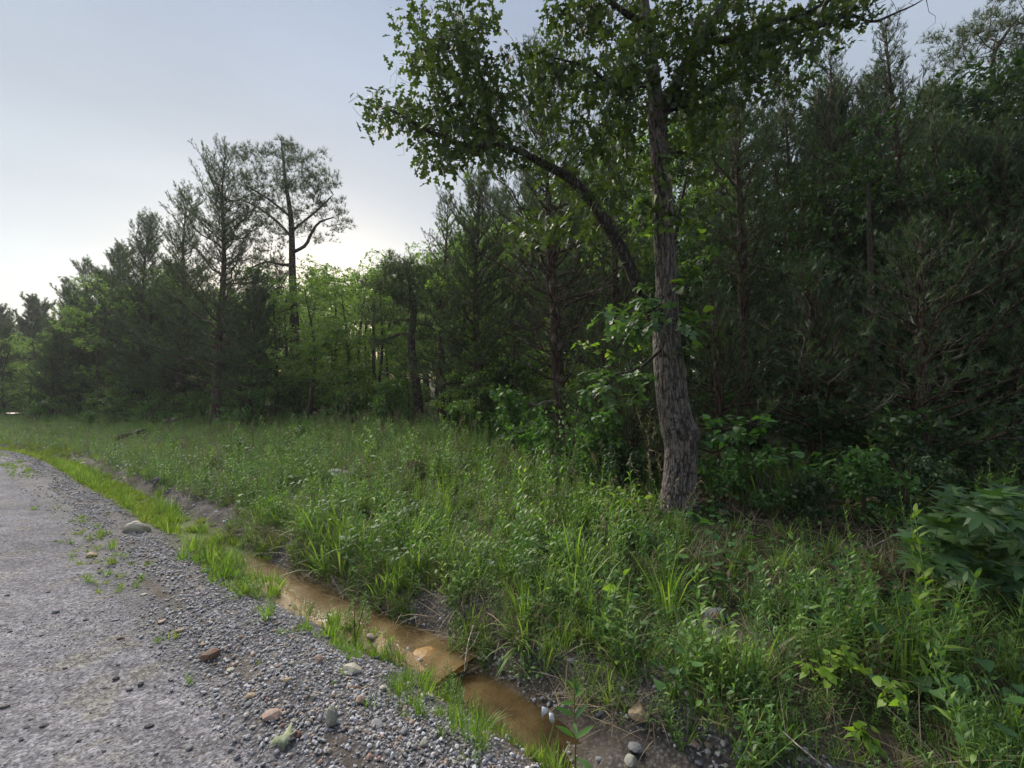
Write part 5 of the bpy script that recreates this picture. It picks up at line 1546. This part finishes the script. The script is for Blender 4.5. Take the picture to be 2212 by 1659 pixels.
stone(340, 1050, 26, 'rock_dark', "dark rock sticking out of the far ditch bank", .8, 1.2)
stone(180, 1002, 16, 'rock_cream', "small pale stone beside the whitish flat one in the far ditch", .4, 1.5)
stone(738, 1028, 62, 'rock_grey', "grey slab of rock showing through the middle of the meadow", .3, 1.8, sub=3, sink=.6)
stone(860, 1120, 38, 'rock_grey', "low grey stone behind the dry white stick in the meadow", .35, 1.8)
stone(1022, 1454, 44, 'rock_tan', "long tan stone lying in the pool of the stream", .38, 2.2, rz=.1, z=-.315)
stone(1040, 1432, 20, 'rock_greenish', "pale stone leaning on the dark bank above the pool", .6, 1.3, z=-.24)
stone(925, 1376 + 25, 10, 'rock_red', "small red stone at the lip of the stream's step", .7, 1.2)
stone(923, 1452, 22, 'rock_red', "dark wet reddish stone left of the orange ledge", .9, 1.1, z=-.24)
stone(803, 1378, 28, 'rock_pink', "sandy pink stone on the silt beside the stream", .5, 1.4)
stone(862, 1298, 11, 'rock_red', "small red-brown stone at the stream's far bank", .8, 1.1)
stone(816, 1268, 16, 'rock_pink', "rosy stone on the grassy lip above the stream", .9, .9)
stone(1381, 1566, 46, 'rock_tan', "sandy coloured block of rock in the dark cut bank", .8, 1.2, sub=2, sink=.4)
stone(1373, 1624, 34, 'rock_grey', "rounded grey stone beside the dark lower stream", .7, 1.3)
stone(1363, 1652, 26, 'rock_greenish', "tall pale stone at the very bottom of the lower stream", 1.0, 1.0)
stone(1556, 1561, 16, 'rock_cream', "small white stone in the cut bank at right", .8, 1.0)
stone(1501, 1619, 18, 'rock_pink', "orange-pink stone by the dark lower stream", .6, 1.3)
stone(1233, 1439, 24, 'rock_grey', "grey stone in dead grass above the cut bank", .6, 1.3)
stone(1295, 1645, 16, 'rock_grey', "light stone near the tall stemmed plant's foot", .6, 1.2)
stone(1320, 1532, 18, 'rock_cream', "thin pale chip in the dark cut bank", .3, 1.9)
stone(1700 - 30, 1281, 40, 'rock_grey', "flat grey stone in leaf litter right of the oak's foot", .25, 2.0)
o = stone(1546, 1338, 56, 'rock_grey', "grey boulder with a yellow-orange band, lying in tall grass on the bank", .6, 1.6, sink=.35)
stone(1550, 1344, 28, 'rock_orange', "yellow-orange stone set against the grey boulder in the grass", .7, 1.4, sink=.9)
stone(1548, 1385, 70, 'rock_dark', "dark upright slab of rock below the banded boulder", .8, 1.2, sub=3, sink=.15)
stone(1810, 1085, 26, 'rock_grey', "streaky blue-white quartz stone in the shade among weeds", .6, 1.3, z=None)
# ledge in the stream: orange slab with a step
me = rock_mesh("stone_ledge", 77, 3, .28, M['rock_orange'], elong=1.35, rough=.5)
p = gp(945, 1436); o = link("stone_ledge", me, None, (p[0], p[1], -.285)); o.scale = (.34, .34, .30); o.rotation_euler = (.10, .16, -.25)
tag(o, "orange rock ledge where the stream drops into the pool", "rock")

# ------------------------------------------------------------------ fallen wood
def log(pts, r0, r1, name, label, cat, mat='dead_wood', twigs=0):
    mb = MB(); sp = smoothpath(pts, 22)
    sp[1:-1] += rng.normal(0, r0 * .12, (20, 3))
    tube(mb, sp, np.linspace(r0, r1, 22) * (1 + .1 * rng.normal(size=22)), 8)
    for _ in range(twigs):
        k = rng.integers(4, 20); d_ = nrm(rng.normal(0, 1, 3) + A([0, 0, .5]))
        L = r0 * (5 + 6 * rng.random()); tube(mb, smoothpath([sp[k], sp[k] + d_ * L * .5 + rng.normal(0, L * .06, 3), sp[k] + d_ * L], 5), np.linspace(r0 * .4, r0 * .1, 5), 5)
    o = link(name, mb.mesh(name, M[mat], True)); tag(o, label, cat); return o
g1 = lambda u, v, h: gp(u, v) + A([0, 0, h])
log([g1(243, 958, .14), g1(275, 950, .18), g1(312, 940, .24)], .09, .06, "fallen_log", "dark rotting log lying in the far meadow, nearer the road", "log", 'cedar_bark', 1)
log([g1(352, 930, .35), g1(385, 924, .4), g1(415, 918, .40)], .09, .06, "fallen_log", "dark log end poking from weeds behind the nearer rotting log", "log", 'cedar_bark', 0)
log([P(1143, 872, 8.6), P(1160, 876, 8.8), P(1180, 868, 9.1), P(1205, 868, 9.3)], .022, .03, "dead_branch", "pale barkless branch jutting left from the reddish cedar trunk", "branch", 'dead_wood', 3)
log([g1(852, 1110, .05), g1(858, 1095, .2), gp(866, 1098) + A([0, 0, .5])], .006, .004, "dry_stick", "thin white stick standing in the meadow grass", "stick")
log([P(1508, 1345, 3.05), P(1525, 1338, 3.02), P(1540, 1322, 3.0)], .006, .004, "dry_stick", "pale crooked stick lying against the banded boulder", "stick")
log([P(1335, 1352, 3.2), P(1344, 1360, 3.1), P(1350, 1400, 3.05)], .005, .003, "dry_stick", "bent straw-white stalk arching over the bank grass", "stick")
log([P(1690, 1580, 2.0), P(1760, 1640, 1.9), P(1850, 1700, 1.85)], .003, .002, "dry_stick", "long thin pale stem crossing the weeds at the bottom", "stick")
log([P(1240, 1850 - 500, 3.6), P(1290, 1335, 3.6), P(1330, 1352, 3.5)], .004, .003, "dry_stick", "thin curved twig in the grass below the oak", "stick")
log([P(1023, 1352, 3.25), P(1012, 1385, 3.1), P(1005, 1430, 2.95), P(1004, 1450, 2.9)], .004, .003, "hanging_root", "pale root hanging from the bank into the pool", "root")
log([P(1035, 1365, 3.2), P(1020, 1395, 3.1), P(990, 1425, 3.0)], .003, .002, "hanging_root", "finer root beside the pale one, crossing the dark bank", "root")
log([P(715, 1245, 4.4), P(730, 1270, 4.3), P(742, 1292, 4.2)], .006, .003, "dry_stick", "white forked stalk leaning over the upper stream", "stick")
log([g1(1650, 1055, .2), g1(1700, 1090, .1), g1(1760, 1120, .05)], .01, .006, "dead_branch", "thin grey fallen branch in the litter right of the oak", "branch", 'dead_wood', 5)
log([g1(1880, 1220, .12), g1(1960, 1190, .16), g1(2020, 1200, .2)], .007, .004, "dead_branch", "spindly dead branch in brown litter left of the sweetgum", "branch", 'dead_wood', 6)

# tall stemmed plant at the stream's edge in front
sp0 = gp(1241, 1690)
root = bpy.data.objects.new("tall_weed", None); COL.objects.link(root); root.location = sp0
mb = MB(); D_ = sp0[1]
stp = smoothpath([A([0, 0, -.02]), P(1243, 1600, D_) - sp0, P(1240, 1530, D_) - sp0, P(1243, 1466, D_) - sp0], 12)
tube(mb, stp, np.linspace(.005, .0025, 12), 6)
m_, t_ = newmat('red_green_stem'); b_ = NB(t_); b_.out(b_.principled((.13, .10, .04), .6)); M['weed_stem'] = m_
link("stem", mb.mesh("stem", M['weed_stem'], True), root)
LF = fan([(.01, 0), (.08, .2), (.115, .42), (.09, .7), (.04, .9), (0, 1)])
mbl = MB(); mbl.add(LF[0] * A([1.1, 1, 1]), LF[1], .55); lme = mbl.mesh("leaf", M['shrub'])
for (u, v, tu, tv, td) in [(1240, 1546, 1204, 1524, -.02), (1242, 1552, 1265, 1520, .02), (1241, 1518, 1217, 1514, -.06), (1242, 1506, 1262, 1488, .03), (1243, 1490, 1228, 1468, 0), (1243, 1488, 1250, 1464, 0), (1243, 1492, 1238, 1458, .02),
                           (1240, 1592, 1210, 1566, -.03), (1243, 1595, 1279, 1565, .02), (1244, 1636, 1282, 1658, -.06), (1240, 1560, 1246, 1590, -.08), (1243, 1500, 1252, 1478, -.03)]:
    a = P(u, v, D_) - sp0; b2 = P(tu, tv, D_ + td) - sp0
    L = np.linalg.norm(b2 - a)
    place_leaf_objects("leaf", [lme], [a], [b2 - a], [A([0, -.5, 1])], [L * 1.05], root)
tag(root, "tall single-stemmed weed with long lance-shaped leaves in front of the stream", "plant")

# bare thin stems in the grass by the gravel
for (u, v, tops, lab) in [(768, 1402, [(767, 1298), (788, 1300)], "pair of bare dark stems sprouting from grass beside the stream"),
                          (975, 1395, [(975, 1335)], "single leafless stem in front of the stream's bend")]:
    p0 = gp(u, v); mb = MB()
    for tu, tv in tops: tube(mb, smoothpath([p0, P((u + tu) / 2 - 2, (v + tv) / 2, p0[1]), P(tu, tv, p0[1])], 8), np.linspace(.004, .002, 8), 5)
    tag(link("bare_stem", mb.mesh("bare_stem", M['twig'], True)), lab, "plant")

# yellow-green vines near the lower right
def vine(label, root_px, bl, D, mat='lime', size=.043, T=HEART, per=3):
    r0 = gp(*root_px)
    leafy_plant("leafy_vine", [([r0, P(bl[0][0], bl[0][1], D)], [.004, .002])], T, mat, size, per, r0, label, "plant", blob_tips(bl, D, .06), jit=.006, droop=.35, upj=.45, spread=.02)
vine("yellow-green heart-leaved seedling cluster in the lower right weeds", (1790, 1520), [(1740, 1430, 22, 12, 4), (1775, 1450, 36, 22, 8), (1830, 1415, 28, 16, 6), (1855, 1440, 22, 14, 4), (1800, 1420, 24, 14, 4)], 2.35)
vine("short yellow-green vine right of the larger seedling cluster", (1925, 1570), [(1915, 1480, 22, 10, 4), (1915, 1505, 12, 16, 4), (1940, 1515, 18, 12, 4), (1950, 1478, 12, 8, 2)], 2.2)
vine("lowest yellow-green vine at the bottom of the weeds", (1880, 1670), [(1868, 1575, 12, 10, 3), (1880, 1600, 18, 16, 5), (1850, 1620, 14, 10, 3), (1895, 1625, 16, 14, 3), (1845, 1585, 10, 8, 2)], 2.1)
vine("two or three broad lobed bright leaves in the middle of the bank", (1416, 1440), [(1400, 1388, 12, 10, 3), (1430, 1398, 10, 8, 2)], 3.0, 'lime', .11, OAK, 2)
vine("rounded green leaves on a stalk below the oak", (1300, 1100), [(1225, 1030, 0, 0, 1)] and [(1330, 1105, 18, 14, 4), (1345, 1120, 12, 8, 3)], 4.6, 'redbud', .08, HEART, 3)
vine("grey-green lobed oak sprout in the middle of the meadow", (1005, 1150), [(985, 1100, 16, 14, 3), (1020, 1092, 20, 10, 3), (1000, 1120, 22, 12, 3)], 6.2, 'oak_leaf_blue', .19, OAK, 3)
vine("small leafy weed glowing yellow-green among gravel edge grass", (905, 1100), [(640, 1262, 1, 1, 1)] and [(655, 1120, 8, 8, 2)], 6.5, 'lime', .08, BROAD, 3)

# large drooping grass clump over the pool
mb = tuft(900, 70, .34, .0055, .07, .8, 1.9)
p = gp(1125, 1400)
tag(link("grass_clump", mb.mesh("grass_clump", M['grass']), None, (p[0], p[1], p[2] + .02)), "big drooping clump of pale grass hanging over the pool", "grass")
for (u, v, lab, k) in [(665, 1215, "bright tuft of upright grass on the lip of the upper ditch", 1.0), (600, 1190, "yellow-green grass tuft in the ditch just past the water", .8), (735, 1200, "tall green grass tuft right of the upper stream's end", 1.0), (1450, 1290, "single upright yellow-green blade tuft below the oak", .8)]:
    mb = tuft(910 + int(u), 60, .34, .005, .08, .3, .7)
    p = gp(u, v); o = link("grass_clump", mb.mesh("grass_clump", M['moss' if u < 700 else 'grass']), None, tuple(p)); o.scale = (k,) * 3; tag(o, lab, "grass")

# litter: torn wrapper and crumpled leaf
def sheet(name, outline, z, mat, loc, sc, rot, label, cat):
    n = len(outline); V = [[0, 0, .25 * z]] + [[x, y, z * math.sin(i * 2.1)] for i, (x, y) in enumerate(outline)]
    V = A(V); V2 = V - A([0, 0, .02]); F = [[0, 1 + i, 1 + (i + 1) % n] for i in range(n)]
    F2 = [[n + 1 + a, n + 1 + c, n + 1 + b_] for a, b_, c in F]
    S_ = [[1 + i, n + 2 + i, n + 2 + (i + 1) % n] for i in range(n)] + [[1 + i, n + 2 + (i + 1) % n, 1 + (i + 1) % n] for i in range(n)]
    mb = MB(); mb.add(np.vstack([V, V2]), F + F2 + S_)
    o = link(name, mb.mesh(name, M[mat]), None, loc); o.scale = (sc,) * 3; o.rotation_euler = rot
    return o
m_, t_ = newmat('wrapper_white'); b_ = NB(t_); b_.out(b_.principled(b_.ramp(b_.noise(b_.coord(), 3, 3), [(.4, (.55, .60, .68)), (.6, (.78, .80, .82))]), .35, .5)); M['wrapper'] = m_
pw = P(1182, 1541, 2.62)
wr = bpy.data.objects.new("torn_wrapper", None); COL.objects.link(wr); wr.location = pw
a1 = sheet("flap", [(-.8, -1), (-.6, .9), (.7, .5), (.5, -.1)], .12, 'wrapper', (-.012, 0, .01), .03, (R(75), 0, R(8)), None, None); a1.parent = wr
a2 = sheet("flap", [(-.5, .6), (.2, .7), (.6, -.3), (.3, -1.1), (-.3, -.6)], .15, 'wrapper', (.025, 0, -.02), .032, (R(80), 0, R(-20)), None, None); a2.parent = wr
tag(wr, "torn scrap of white and blue wrapper caught on the stream bank", "litter")
pl = gp(611, 1606)
o = sheet("crumpled_leaf", [(-1, -.5), (-.5, .1), (-.9, .5), (0, .3), (.5, 1.1), (.55, .3), (1.0, .35), (.5, -.3), (.1, -.9), (-.3, -.4)], .30, 'oak_leaf_blue', (pl[0], pl[1], pl[2] + .025), .062, (.1, 0, .4), None, None)
m_, t_ = newmat('wilted_leaf'); b_ = NB(t_); b_.out(b_.principled(b_.ramp(b_.noise(b_.coord(), 2.5, 4), [(.4, (.13, .155, .085)), (.6, (.25, .27, .18))]), .7)); o.data.materials[0] = m_
tag(o, "crumpled wilted pale green leaf on the gravel at the road's edge", "leaf")
_t = {o.data.name: sum(len(p.vertices) - 2 for p in o.data.polygons) for o in bpy.data.objects if o.type == 'MESH' and len(o.data.polygons) < 400000} if 0 else None
print("script done")
